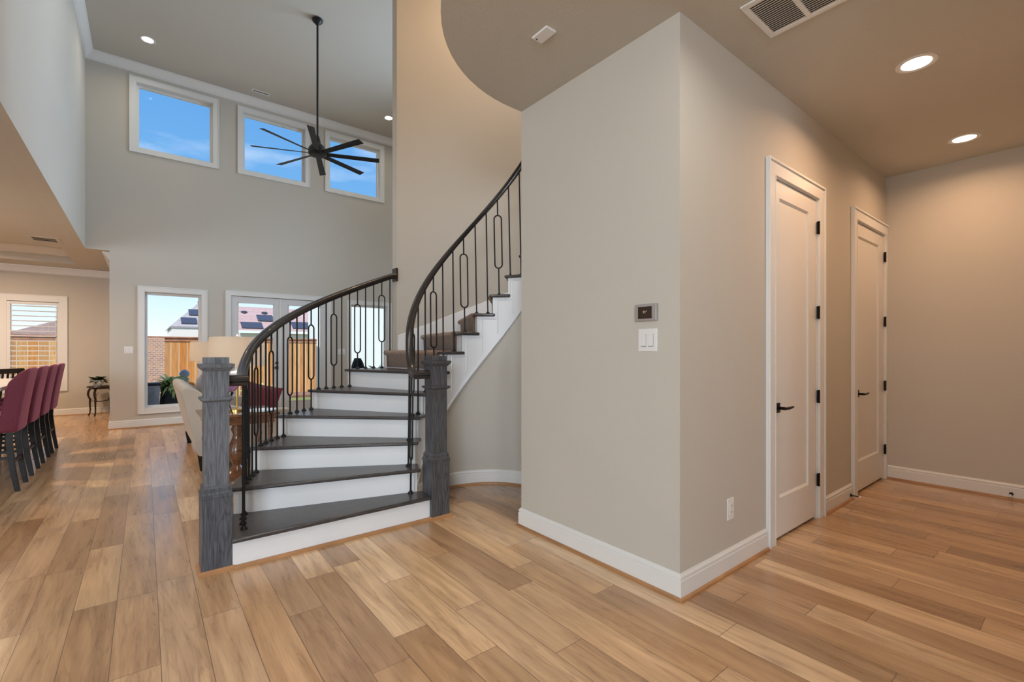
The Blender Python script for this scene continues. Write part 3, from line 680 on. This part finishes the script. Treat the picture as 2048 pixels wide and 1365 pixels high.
# ------------------------------------------------------------------ wall plates and small fittings
def switch_plate(loc, axis, w, h, n, label, cat='switch', outlet=False):
    t = thing('wall_outlet' if outlet else 'light_switch', label, cat, loc); x, y, z = loc; L = lambda b, u0, u1, d0, d1, z0, z1: (b.box(x-d1, x-d0, y+u0, y+u1, z+z0, z+z1) if axis == 'x' else b.box(x+u0, x+u1, y-d1, y-d0, z+z0, z+z1))
    b = MB(); L(b, -w/2, w/2, 0, .006, -h/2, h/2); b.build('plate', PLASTIC, t, bevel=.002)
    for k in range(n):
        c = (k-(n-1)/2)*.046; b = MB(); L(b, c-.0165, c+.0165, .006, .0085, -.034, .034); p = b.build('outlet_face' if outlet else 'rocker', PLASTIC, t, bevel=.001)
        b = MB()
        if outlet:
            for s in (-.018, .018):
                L(b, c-.007, c-.005, .0085, .0092, s-.004, s+.006); L(b, c+.005, c+.007, .0085, .0092, s-.004, s+.006)
        else:
            L(b, c-.0165, c+.0165, .0085, .0092, -.036, -.033); L(b, c-.0165, c-.0150, .0085, .0088, -.034, .034)
        b.build('slots', SLOT, p)
    return t
switch_plate((2.175, 1.543, 1.350), 'x', .122, .125, 2, 'double white rocker switch below the thermostat on block wall')
switch_plate((2.702, 1.349, .362), 'y', .074, .125, 1, 'white wall outlet low beside the nearer hall door', 'outlet', True)
switch_plate((-.210, 10.03, 1.305), 'y', .116, .116, 2, 'double white switch left of the low living room window')
switch_plate((3.289, 10.03, 1.278), 'y', .15, .116, 3, 'wide white switch plate seen behind balusters right of french doors')
t = thing('thermostat', 'silver rectangular thermostat with dark screen on block wall', 'thermostat', (2.175, 1.5445, 1.5015))
MB().box(2.152, 2.175, 1.476, 1.613, 1.455, 1.548).build('housing', M('silver_plastic', (.42, .40, .40), .35, .3), t, bevel=.003)
s = MB().box(2.1505, 2.152, 1.503, 1.592, 1.467, 1.533).build('screen', SCREEN, t)
try:
    fc = bpy.data.curves.new('txt', 'FONT'); fc.body = '71\u00b0'; fc.size = .020; fc.extrude = .0003; fo = bpy.data.objects.new('txt', fc); COL.objects.link(fo)
    bpy.context.view_layer.update(); me = bpy.data.meshes.new_from_object(fo.evaluated_get(bpy.context.evaluated_depsgraph_get())); bpy.data.objects.remove(fo, do_unlink=True)
    do = bpy.data.objects.new('digits', me); COL.objects.link(do); me.materials.clear(); me.materials.append(DIGIT); do.parent = s
    for v in me.vertices:
        x, y, z = v.co; v.co = (2.1500-z-t.location.x, 1.560-x-t.location.y, 1.496+y-t.location.z)
except Exception as ex: print('text', ex)
def stop_(label, p, d):
    t = thing('door_stop', label, 'door stop', p); q = Vector(p); d = Vector(d)
    MB().tube([q, q+d*.008], .014, 12).build('stop_base', BRONZE, t); MB().tube([q+d*.006, q+d*.062], .0045, 8).build('stop_rod', BRONZE, t); MB().tube([q+d*.06, q+d*.076], .008, 10).build('rubber_tip', PLASTIC, t)
stop_('dark door stop with pale tip on baseboard between the hall doors', (4.775, 1.333, .045), (0, -1, 0))
stop_('small dark door stop on far hall baseboard at right edge', (5.894, .475, .05), (-1, 0, 0))

# ------------------------------------------------------------------ kitchen side: bar stools, island, dining chairs, demilune table
def bar_stool(label, loc):
    t = thing('bar_stool', label, 'bar stool', (0, 0, 0), 'burgundy bar stools along the island')
    # faces -x; back at +x.  local origin = between the rear feet on the floor
    def leg(pts, w=.02):
        b = MB(); rs = []
        for x, y, z, h in pts: rs.append([(x-h, y-h, z), (x+h, y-h, z), (x+h, y+h, z), (x-h, y+h, z)])
        return b.rings(rs)
    for s_ in (-1, 1):
        leg([(.0, s_*.188, 0, .017), (-.03, s_*.188, .2, .020), (-.055, s_*.185, .45, .022), (-.05, s_*.182, .62, .022)]).build('leg', ESPRESSO, t, bevel=.003)
        leg([(-.46, s_*.19, 0, .016), (-.445, s_*.19, .3, .019), (-.43, s_*.185, .62, .022)]).build('leg', ESPRESSO, t, bevel=.003)
        MB().box(-.44, -.035, s_*.188-.010, s_*.188+.010, .30, .325).build('stretcher', ESPRESSO, t)
    MB().box(-.045, -.025, -.18, .18, .255, .28).build('stretcher', ESPRESSO, t); MB().box(-.46, -.435, -.18, .18, .20, .225).build('footrest', ESPRESSO, t)
    MB().box(-.45, -.03, -.20, .20, .57, .62).build('seat_frame', ESPRESSO, t, bevel=.004)
    b = MB(); rs = []
    for z, q in ((.62, .0), (.635, .012), (.69, .016), (.71, .0)): rs.append([(-.47-q, -.215-q, z), (-.02, -.215-q, z), (-.02, .215+q, z), (-.47-q, .215+q, z)])
    b.rings(rs).build('seat_cushion', MAROON, t, bevel=.015)
    # wrapped back: plan arc from one wing round the back to the other wing
    b = MB(); rows = []; nz, na = 12, 20
    for j in range(nz+1):
        f = j/nz; row_o = []; row_i = []
        for i in range(na+1):
            u = -1+2*i/na; au = abs(u)
            ztop = 1.135-.01*au-.13*max(0, (au-.40)/.60)**2.4; zbot = .545+.0*au
            z = zbot+(ztop-zbot)*f
            lean = .015+.085*(max(0, z-.545)/.6)**1.25
            # half width grows then wraps forward
            if au < .5: x = lean-.012*(au/.5)**2; y = .222*(u/.5)
            else:
                v = (au-.5)/.5; x = lean-.015-.115*v**1.1; y = math.copysign(.222+.012*v, u)
            taper = 1-.06*f; 
            row_o.append((x, y*taper, z)); row_i.append((x-.045*(1 if au < .5 else .3), y*taper-(math.copysign(.035, u) if au > .5 else 0.07*y), z))
        rows.append((row_o, row_i))
    V = []; F = []
    W2 = na+1
    for ro_, ri_ in rows: V += ro_+ri_
    st = 2*W2
    for j in range(nz):
        for i in range(na):
            a = j*st+i; F.append((a, a+1, a+st+1, a+st)); c = a+W2; F.append((c, c+st, c+st+1, c+1))
        for i in (0, na): a = j*st+i; F.append((a, a+st, a+st+W2, a+W2))
    for i in range(na):
        a = nz*st+i; F.append((a, a+1, a+W2+1, a+W2)); F.append((i, i+W2, i+W2+1, i+1))
    o = b.add(V, F).build('backrest', MAROON, t, smooth=True)
    md = o.modifiers.new('s', 'SUBSURF'); md.levels = 1; md.render_levels = 1
    t.location = loc
    return t
ys = [(6.168+6.544)/2, (6.856+7.226)/2, (7.545+7.911)/2, (8.202+8.575)/2]
s0 = bar_stool('burgundy upholstered bar stool nearest the camera at left edge', (-.915, ys[0], 0))
for y, l in zip(ys[1:], ('burgundy bar stool second from the camera in the row', 'burgundy bar stool third from the camera in the row', 'burgundy bar stool farthest in the row, in front of shuttered window')):
    dup(s0, (-.915, y, 0), l)
t = thing('kitchen_island', 'white stone topped island beside the burgundy stools at left edge', 'kitchen island', (-1.9, 7.4, 0))
MB().box(-2.60, -1.128, 5.95, 9.0, .885, .925).build('countertop', STONE, t, bevel=.004); MB().box(-2.5, -1.75, 6.1, 8.85, 0, .885).build('cabinet_body', CABGREY, t)
for y in (6.08, 8.8): MB().box(-1.30, -1.22, y, y+.08, 0, .885).build('leg', CABGREY, t)
def dining_chair(label):
    t = thing('dining_chair', label, 'chair', (0, 0, 0), 'dark dining chairs beyond the island')
    for sx_ in (-1, 1):
        MB().hexa([(sx_*.19-.018, -.018, 0), (sx_*.19+.018, -.018, 0), (sx_*.19+.018, .018, 0), (sx_*.19-.018, .018, 0)], [(sx_*.19-.018, -.085, 1.0), (sx_*.19+.018, -.085, 1.0), (sx_*.19+.018, -.055, 1.0), (sx_*.19-.018, -.055, 1.0)]).build('leg', ESPRESSO, t, world=False)
        MB().box(sx_*.19-.018, sx_*.19+.018, .37, .405, 0, .44).build('leg', ESPRESSO, t, world=False)
    MB().box(-.21, .21, -.02, .42, .44, .475).build('seat', ESPRESSO, t, bevel=.005, world=False)
    MB().box(-.20, .20, -.085, -.055, .93, 1.01).build('top_rail', ESPRESSO, t, bevel=.005, world=False)
    for k in range(4): MB().hexa([(-.125+k*.08-.014, -.03, .48), (-.125+k*.08+.014, -.03, .48), (-.125+k*.08+.014, -.018, .48), (-.125+k*.08-.014, -.018, .48)], [(-.125+k*.08-.014, -.075, .93), (-.125+k*.08+.014, -.075, .93), (-.125+k*.08+.014, -.063, .93), (-.125+k*.08-.014, -.063, .93)]).build('back_slat', ESPRESSO, t, world=False)
    return t
d0 = dining_chair('dark slat-back dining chair beyond the island, right of its twin'); d0.location = (-1.72, 10.75, 0); d0.rotation_euler = (0, 0, R(55))
dup(d0, (-2.18, 10.30, 0), 'dark slat-back dining chair beyond the island at the frame edge', rz=R(55))
TX, TY = -.700, 12.47
t = thing('side_table', 'small dark carved side table by dining wall with potted plant', 'side table', (TX, TY, 0))
MB().lathe([(.185, .555), (.203, .560), (.210, .572), (.203, .585), (.19, .590)], (TX, TY, 0), 36).build('tabletop', DARKTAB, t, auto=35)
MB().lathe([(.16, .530), (.175, .556)], (TX, TY, 0), 30).build('apron', DARKTAB, t, auto=35)
for k, a in enumerate((158, 248, 35)):
    ca, sa = math.cos(R(a)), math.sin(R(a)); pr = [(.20, .545, .020), (.245, .48, .020), (.255, .42, .019), (.235, .36, .016), (.205, .32, .020), (.215, .27, .017), (.215, .20, .014), (.205, .12, .012), (.215, .05, .011), (.245, 0.0, .013)]
    MB().tube([(TX+ca*q*.8, TY+sa*q*.8, z) for q, z, w in pr], [w for q, z, w in pr], 8).build('leg', DARKTAB, t, smooth=True)
    MB().tube([(TX+ca*.164, TY+sa*.164, .29), (TX, TY, .275)], .009, 6).build('stretcher', DARKTAB, t)
PXp, PYp = -.735, 12.44
MB_ = MB().lathe([(.045, 0), (.055, .012), (.085, .05), (.104, .105), (.108, .118), (.100, .118), (.08, .06), (.02, .05)], (PXp, PYp, .590), 24)
pp = thing('potted_plant', 'dark leafed plant in white bowl on carved side table', 'potted plant', (PXp, PYp, .590)); MB_.build('pot', CERAM, pp, auto=40)
def leaves(parent, cx, cy, z, n, spread, L, m, name='foliage', up=.6, w=.3):
    b = MB()
    for k in range(n):
        a = random.uniform(0, 2*math.pi); e = random.uniform(.15, 1.2); l = L*random.uniform(.6, 1.1); ca, sa = math.cos(a), math.sin(a)
        rb = spread*random.random()*.4; q = [(0, 0, 0)]; pts = []
        for i in range(5):
            f = i/4; rad = rb+l*f*math.cos(e*(1-.4*f)); zz = z+l*up*(math.sin(e)*f*1.5-f*f*.75)
            wd = l*w*math.sin(math.pi*min(.97, max(.06, f)))*.5
            pts.append(((cx+ca*rad-sa*wd, cy+sa*rad+ca*wd, zz), (cx+ca*rad, cy+sa*rad, zz-wd*.3), (cx+ca*rad+sa*wd, cy+sa*rad-ca*wd, zz)))
        V = [p for t_ in pts for p in t_]; F = []
        for i in range(4):
            F += [(i*3, i*3+1, i*3+4, i*3+3), (i*3+1, i*3+2, i*3+5, i*3+4)]
        b.add(V, F)
    return b.build(name, m, parent, smooth=True)
leaves(pp, PXp, PYp, .695, 80, .10, .165, LEAF, up=.75, w=.42)
t = thing('wire_ornament', 'small thin wire ornament under the carved side table', 'ornament', (-.76, 12.45, 0)); 
MB().tube([(-.76, 12.45, .285), (-.76, 12.45, .44)], .004, 6).tube([(-.76+.03*math.cos(q*.6), 12.45, .44+.03*math.sin(q*.6)) for q in range(11)], .003, 6, close=True).lathe([(.02, .283), (.015, .29)], (-.76, 12.45, 0), 10).build('wire', BRONZE, t)

# ------------------------------------------------------------------ living room furniture
sofa = thing('sofa', 'oatmeal upholstered sofa seen from its back and arm beyond left newel', 'sofa', (.9, 6.95, 0))
def arm(y0, y1, name):
    b = MB(); prof = [(.455, .165), (.30, .86), (.315, .895), (.36, .905), (.43, .880), (.50, .82), (.60, .745), (.80, .67), (1.10, .625), (1.34, .615), (1.37, .59), (1.37, .165)]
    b.rings([[(x, y, z) for x, z in prof] for y in (y0, y1)]).build(name, SOFA, sofa, bevel=.014, auto=40)
arm(5.93, 6.06, 'arm'); arm(7.84, 7.97, 'arm')
b = MB(); pr = [(.455, .165), (.30, .86), (.315, .895), (.36, .905), (.42, .88), (.50, .80), (.58, .45), (.58, .165)]
b.rings([[(x, y, z) for x, z in pr] for y in (6.06, 7.84)]).build('backrest', SOFA, sofa, bevel=.012, auto=40)
MB().box(.58, 1.34, 6.06, 7.84, .165, .30).build('seat_base', SOFA, sofa, bevel=.01)
for y0, y1 in ((6.065, 6.945), (6.955, 7.835)): MB().box(.58, 1.36, y0, y1, .30, .46).build('seat_cushion', SOFA, sofa, bevel=.03)
for x, y in ((.49, 5.985), (.49, 7.91), (1.28, 5.985), (1.28, 7.91)):
    MB().hexa([(x-.022, y-.022, 0), (x+.022, y-.022, 0), (x+.022, y+.022, 0), (x-.022, y+.022, 0)], [(x-.045, y-.045, .165), (x+.045, y-.045, .165), (x+.045, y+.045, .165), (x-.045, y+.045, .165)]).build('leg', ESPRESSO, sofa)
MB().hexa([(.80, 5.96, 0.0), (.87, 5.96, 0.0), (.87, 6.03, 0.0), (.80, 6.03, 0.0)], [(.72, 5.94, .165), (.95, 5.94, .165), (.95, 6.05, .165), (.72, 6.05, .165)]).build('leg', ESPRESSO, sofa)
def pillow(label, c, s, m, rot, grp=None):
    b = MB(); n = 10; V = []; F = []
    for sd in (1, -1):
        for j in range(n+1):
            for i in range(n+1):
                u, v = -1+2*i/n, -1+2*j/n; h = ((1-u*u)*(1-v*v))**.42
                px = u*(1-.06*(1-abs(v))*0+.05*abs(v)**3); pz = v*(1+.05*abs(u)**3); V.append((px*s/2, sd*h*.085, pz*s/2))
    for sd in (0, 1):
        o0 = sd*(n+1)*(n+1)
        for j in range(n):
            for i in range(n):
                a = o0+j*(n+1)+i; F.append((a, a+1, a+n+2, a+n+1))
    o = MB().add(V, F).build('throw_pillow', m, None, smooth=True); o.location = c; o.rotation_euler = rot; return tag(o, label, 'pillow', grp)
pillow('maroon velvet throw pillow on the sofa behind the stair railing', (1.12, 6.45, .66), .42, PILLOW, (R(-15), R(12), R(-35)))
pillow('grey throw pillow on sofa back, nearest the sofa arm', (.60, 6.40, .70), .50, GREYF, (0, R(8), R(86)), 'grey pillows along the sofa back')
pillow('grey throw pillow on sofa back, at its far end', (.60, 7.40, .74), .50, GREYF, (0, R(-4), R(82)), 'grey pillows along the sofa back')
EX0, EX1, EY0, EY1 = .40, 1.03, 4.93, 5.62
t = thing('end_table', 'carved mahogany end table beside sofa holding gold lamp', 'end table', (.715, 5.27, 0))
b = MB(); b.box(EX0, EX1, EY0, EY1, .675, .70).box(EX0+.012, EX1-.012, EY0+.012, EY1-.012, .655, .675); b.build('tabletop', MAHOG, t, bevel=.006)
MB().box(EX0+.04, EX1-.04, EY0+.04, EY1-.04, .60, .655).build('apron', MAHOG, t)
MB().lathe([(.05, .60), (.04, .56), (.055, .52), (.035, .47), (.05, .42), (.085, .34), (.09, .28), (.06, .22), (.035, .17), (.055, .14), (.08, .10), (.16, .06), (.17, .03), (.17, 0)], (.715, 5.27, 0), 24).build('pedestal', MAHOG, t, auto=50)
for x in (EX0+.07, EX1-.07):
    for y in (EY0+.07, EY1-.07): MB().lathe([(.022, .60), (.022, .50), (.016, .47), (.024, .42), (.017, .36), (.014, .1), (.02, .06), (.012, 0)], (x, y, 0), 12).build('leg', MAHOG, t, auto=50)
def lamp(label, x, y, z0, power=2.2):
    t = thing('table_lamp', label, 'table lamp', (x, y, z0), 'matching drum shade table lamps')
    MB().lathe([(.085, 0), (.085, .018), (.03, .026), (.012, .03)], (x, y, z0), 28).build('lamp_base', GOLD, t, auto=40)
    MB().tube([(x, y, z0+.03), (x, y, z0+.33)], .009, 12).build('stem', GOLD, t, auto=60)
    MB().lathe([(.02, .33), (.055, .345), (.065, .37), (.05, .39), (.02, .40), (.02, .43), (.03, .44), (.014, .46)], (x, y, z0), 20).build('crystal_collar', CLEAR, t, auto=50)
    b = MB(); n = 40; rs = []
    for rr_, zz in ((.245, .44), (.235, .725), (.232, .725), (.242, .44)): rs.append([(x+rr_*math.cos(2*math.pi*i/n), y+rr_*math.sin(2*math.pi*i/n), z0+zz) for i in range(n)])
    b.rings(rs, cap=False, close=True).build('lamp_shade', SHADE, t, auto=60)
    MB().tube([(x, y, z0+.46), (x, y, z0+.735)], .004, 6).lathe([(.006, .735), (.012, .745), (.004, .76)], (x, y, z0), 10).build('finial', CERAM, t)
    d = bpy.data.lights.new('bulb', 'POINT'); d.energy = power; d.color = (1, .90, .76); d.shadow_soft_size = .04; lo = bpy.data.objects.new('bulb', d); COL.objects.link(lo); lo.parent = t; lo.location = (0, 0, .58)
    return t
l1 = lamp('gold stemmed table lamp with drum shade on end table behind left newel', .715, 5.27, .70, 2.6)
t2_ = thing('end_table', 'round end table at far end of sofa under second lamp', 'end table', (.76, 8.32, 0))
MB().lathe([(.24, .66), (.25, .68), (.24, .70)], (.76, 8.32, 0), 28).build('tabletop', MAHOG, t2_, auto=40); MB().lathe([(.03, .66), (.05, .45), (.08, .3), (.04, .15), (.14, .03), (.14, 0)], (.76, 8.32, 0), 20).build('pedestal', MAHOG, t2_, auto=50)
lamp('farther table lamp with drum shade at the sofa end, partly behind its twin', .76, 8.32, .70, 2.6)
t = thing('glass_tray', 'round clear glass tray on the mahogany end table', 'tray', (.93, 5.12, .70))
MB().lathe([(.11, .702), (.135, .706), (.14, .716), (.133, .714), (.11, .709)], (.89, 5.09, 0), 32).build('tray_disc', CLEAR, t, auto=40)
t = thing('decorative_bowl', 'orchid pink bowl on black tripod stand on end table', 'bowl', (.56, 5.06, .70))
MB().lathe([(.02, .90), (.07, .915), (.10, .95), (.115, .99), (.11, .99), (.06, .93), (.015, .91)], (.60, 5.06, 0), 28).build('bowl', ORCHID, t, auto=50)
for a in (200, 320, 80): MB().tube([(.60+.055*math.cos(R(a)), 5.06+.055*math.sin(R(a)), .905), (.60+.02*math.cos(R(a)), 5.06+.02*math.sin(R(a)), .80), (.60+.06*math.cos(R(a)), 5.06+.06*math.sin(R(a)), .702)], [.012, .007, .005], 8).build('stand_leg', BLACK, t)

# ------------------------------------------------------------------ outdoors
o = MB().box(-20, 30, 13.0, 60, -.5, -.13).build('ground', GRASS); o['kind'] = 'structure'
o = MB().box(-.30, 12, 10.18, 13.1, -.5, -.10).build('ground_patio', PAVE); o['kind'] = 'structure'
tag(MB().box(.5, 4.5, 15.1, 16.3, -.13, -.06).build('mulch_bed', MULCH), 'brown mulch bed along the foot of the wooden fence', 'mulch')['kind'] = 'stuff'
t = thing('wooden_fence', 'tall cedar board fence behind the lawn with dark cap rail', 'fence', (4, 16.4, -.13))
MB().box(-12, 4.55, 16.40, 16.425, -.13, 1.58).build('fence_boards', CEDAR, t); MB().box(-12, 4.55, 16.36, 16.46, 1.66, 1.70).box(-12, 4.55, 16.385, 16.40, 1.56, 1.66).build('cap_rail', CAP, t)
t = thing('garden_wall', 'pink brick garden wall pier left of the cedar fence', 'wall', (-.1, 15.6, -.13))
MB().box(-1.2, .42, 15.5, 15.7, -.13, 1.64).build('brickwork', BRICK, t); MB().box(-.13, -.06, 15.42, 15.50, -.13, 1.68).build('post', CAP, t)
def slab(q, th_=.12): # quad -> thin solid below
    return MB().hexa([(x, y, z-th_) for x, y, z in q], q)
t = thing('neighbour_house', 'neighbouring house with pale grey gable roof and solar panels, seen through low window', 'house', (4, 42, -.13))
MB().box(1.55, 5.0, 42, 50, -.13, 3.1).build('house_wall', STUCCO, t)
slab([(1.45, 41.95, 3.1), (5.25, 41.95, 3.1), (5.25, 48, 6.63), (4.8, 48, 6.63)]).build('roof', ROOF1, t)
slab([(1.45, 41.95, 3.1), (4.8, 48, 6.63), (4.8, 50, 6.6), (1.45, 51, 3.1)], .1).build('roof_side', ROOF1, t)
def panel(parent, x0, x1, u0, u1, y0=41.95, z0=3.1, sl=3.53/6.05):
    f = lambda x, u: (x, y0+u-.1*.74, z0+u*sl+.1*.67)
    q = [f(x0, u0), f(x1, u0), f(x1, u1), f(x0, u1)]; slab(q, .05).build('solar_panel', SOLAR, parent)
for q in ((2.13, 3.1, .35, 1.15), (2.68, 3.75, 1.6, 2.4), (3.38, 4.5, 2.9, 3.7)): panel(t, *q)
t = thing('neighbour_house', 'neighbouring house with long rose coloured roof seen through french doors', 'house', (14, 40, -.13))
MB().box(5.9, 13.6, 41.4, 48, -.13, 2.95).build('house_wall', STUCCO, t)
slab([(5.5, 41.0, 2.9), (14.0, 41.0, 2.9), (11.2, 44.5, 5.0), (5.8, 44.5, 5.0)]).build('roof', ROOF2, t)
MB().box(5.5, 14.0, 40.95, 41.03, 2.68, 2.88).build('gutter', SIDING, t)
for q in ((5.9, 7.4, .25, 1.05), (7.2, 8.4, 1.35, 2.2), (9.6, 11.0, .4, 1.3)): panel(t, *q, y0=41.0, z0=2.9, sl=2.1/3.5)
for x in (6.4, 7.9): MB().lathe([(.22, -.1), (.24, .10), (.16, .16)], (x, 43.6, 4.42), 14).build('roof_vent', SOLAR, t)
t = thing('neighbour_house', 'low roof with salmon gable at left of the low window', 'house', (-3, 33, -.13))
b = MB(); b.rings([[(-5, y, -.13), (-1.2, y, -.13), (-1.2, y, 2.0), (-2.6, y, 3.1), (-5, y, 2.2)] for y in (32, 38)]).build('house_wall', ROOF2, t)
t = thing('garden_shed', 'white sided garden building filling the right window view', 'building', (7.5, 15.9, -.13))
MB().box(4.6, 9, 16.6, 17.6, -.13, 3.2).build('shed_wall', SIDING, t)
t = thing('planter', 'tall square slate planter outside the low window', 'planter', (.15, 10.75, -.10))
MB().hexa([(-.08, 10.62, -.10), (.20, 10.62, -.10), (.20, 10.95, -.10), (-.08, 10.95, -.10)], [(-.09, 10.60, .66), (.22, 10.60, .66), (.22, 10.97, .66), (-.09, 10.97, .66)]).build('pot', PLANTER, t, bevel=.01)
MB().box(-.095, .225, 10.595, 10.975, .66, .70).build('planter_rim', RATTAN, t, bevel=.008)
t = thing('planter', 'round black glazed planter with bright foliage outside the low window', 'planter', (.42, 11.05, -.10))
MB().lathe([(.10, 0), (.17, .15), (.20, .4), (.18, .62), (.15, .70)], (.42, 11.05, -.10), 20).build('pot', RATTAN, t, auto=50)
leaves(t, .42, 11.05, .58, 230, .22, .30, LEAF2, up=1.3, w=.16)
leaves(t, .42, 11.05, .58, 60, .2, .26, LEAF, up=1.0, w=.16)
leaves(thing('garden_shrub', 'sunny green shrub at the fence left of the french doors', 'shrub', (2.5, 14.2, -.1)), 2.5, 14.2, 0, 120, .6, .55, LEAF2, up=1.1, w=.2)
leaves(thing('garden_shrub', 'light green shrub beside brick garden wall', 'shrub', (.75, 14.4, -.1)), .75, 14.4, 0, 110, .3, .36, LEAF2, up=1.1, w=.2)
t = thing('patio_chair', 'charcoal rounded patio chair outside the right window', 'chair', (4.37, 11.95, -.1))
b = MB(); rs = []
for j in range(8):
    z = -.10+.3+.9*j/7; rad = .21*math.sqrt(max(.05, 1-(j/7.3)**3)); rs.append([(4.37+rad*math.cos(R(a)), 12.0+.2*math.sin(R(a)), z) for a in range(0, 181, 15)]+[(4.37+(rad-.04)*math.cos(R(a)), 12.0+.16*math.sin(R(a)), z) for a in range(180, -1, -15)])
b.rings(rs).build('backrest', RATTAN, t, smooth=True); MB().box(4.17, 4.57, 11.65, 12.1, .22, .36).build('seat', RATTAN, t, bevel=.03)
for x in (4.20, 4.54):
    for y in (11.7, 12.05): MB().tube([(x, y, .22), (x, y, -.10)], .015, 8).build('leg', BLACK, t)
t = thing('planter', 'grey planter with sparse leafy plant outside the right window', 'planter', (4.82, 12.0, -.10)); MB().lathe([(.12, 0), (.16, .5), (.15, .85)], (4.82, 12.0, -.10), 16).build('pot', PLANTER, t, auto=50); leaves(t, 4.82, 12.0, .74, 26, .15, .26, GREYF, up=1.3)

t = thing('garden_lantern', 'small round grey lantern on post in front of the cedar fence', 'lantern', (.715, 13.0, -.13))
MB().tube([(.715, 13.0, -.13), (.715, 13.0, .55)], .018, 8).build('post', PLANTER, t); MB().lathe([(.03, .55), (.08, .58), (.085, .66), (.05, .70), (.09, .72), (.10, .78), (.06, .84), (.02, .86)], (.715, 13.0, 0), 18).build('lantern_head', PLANTER, t, auto=50)
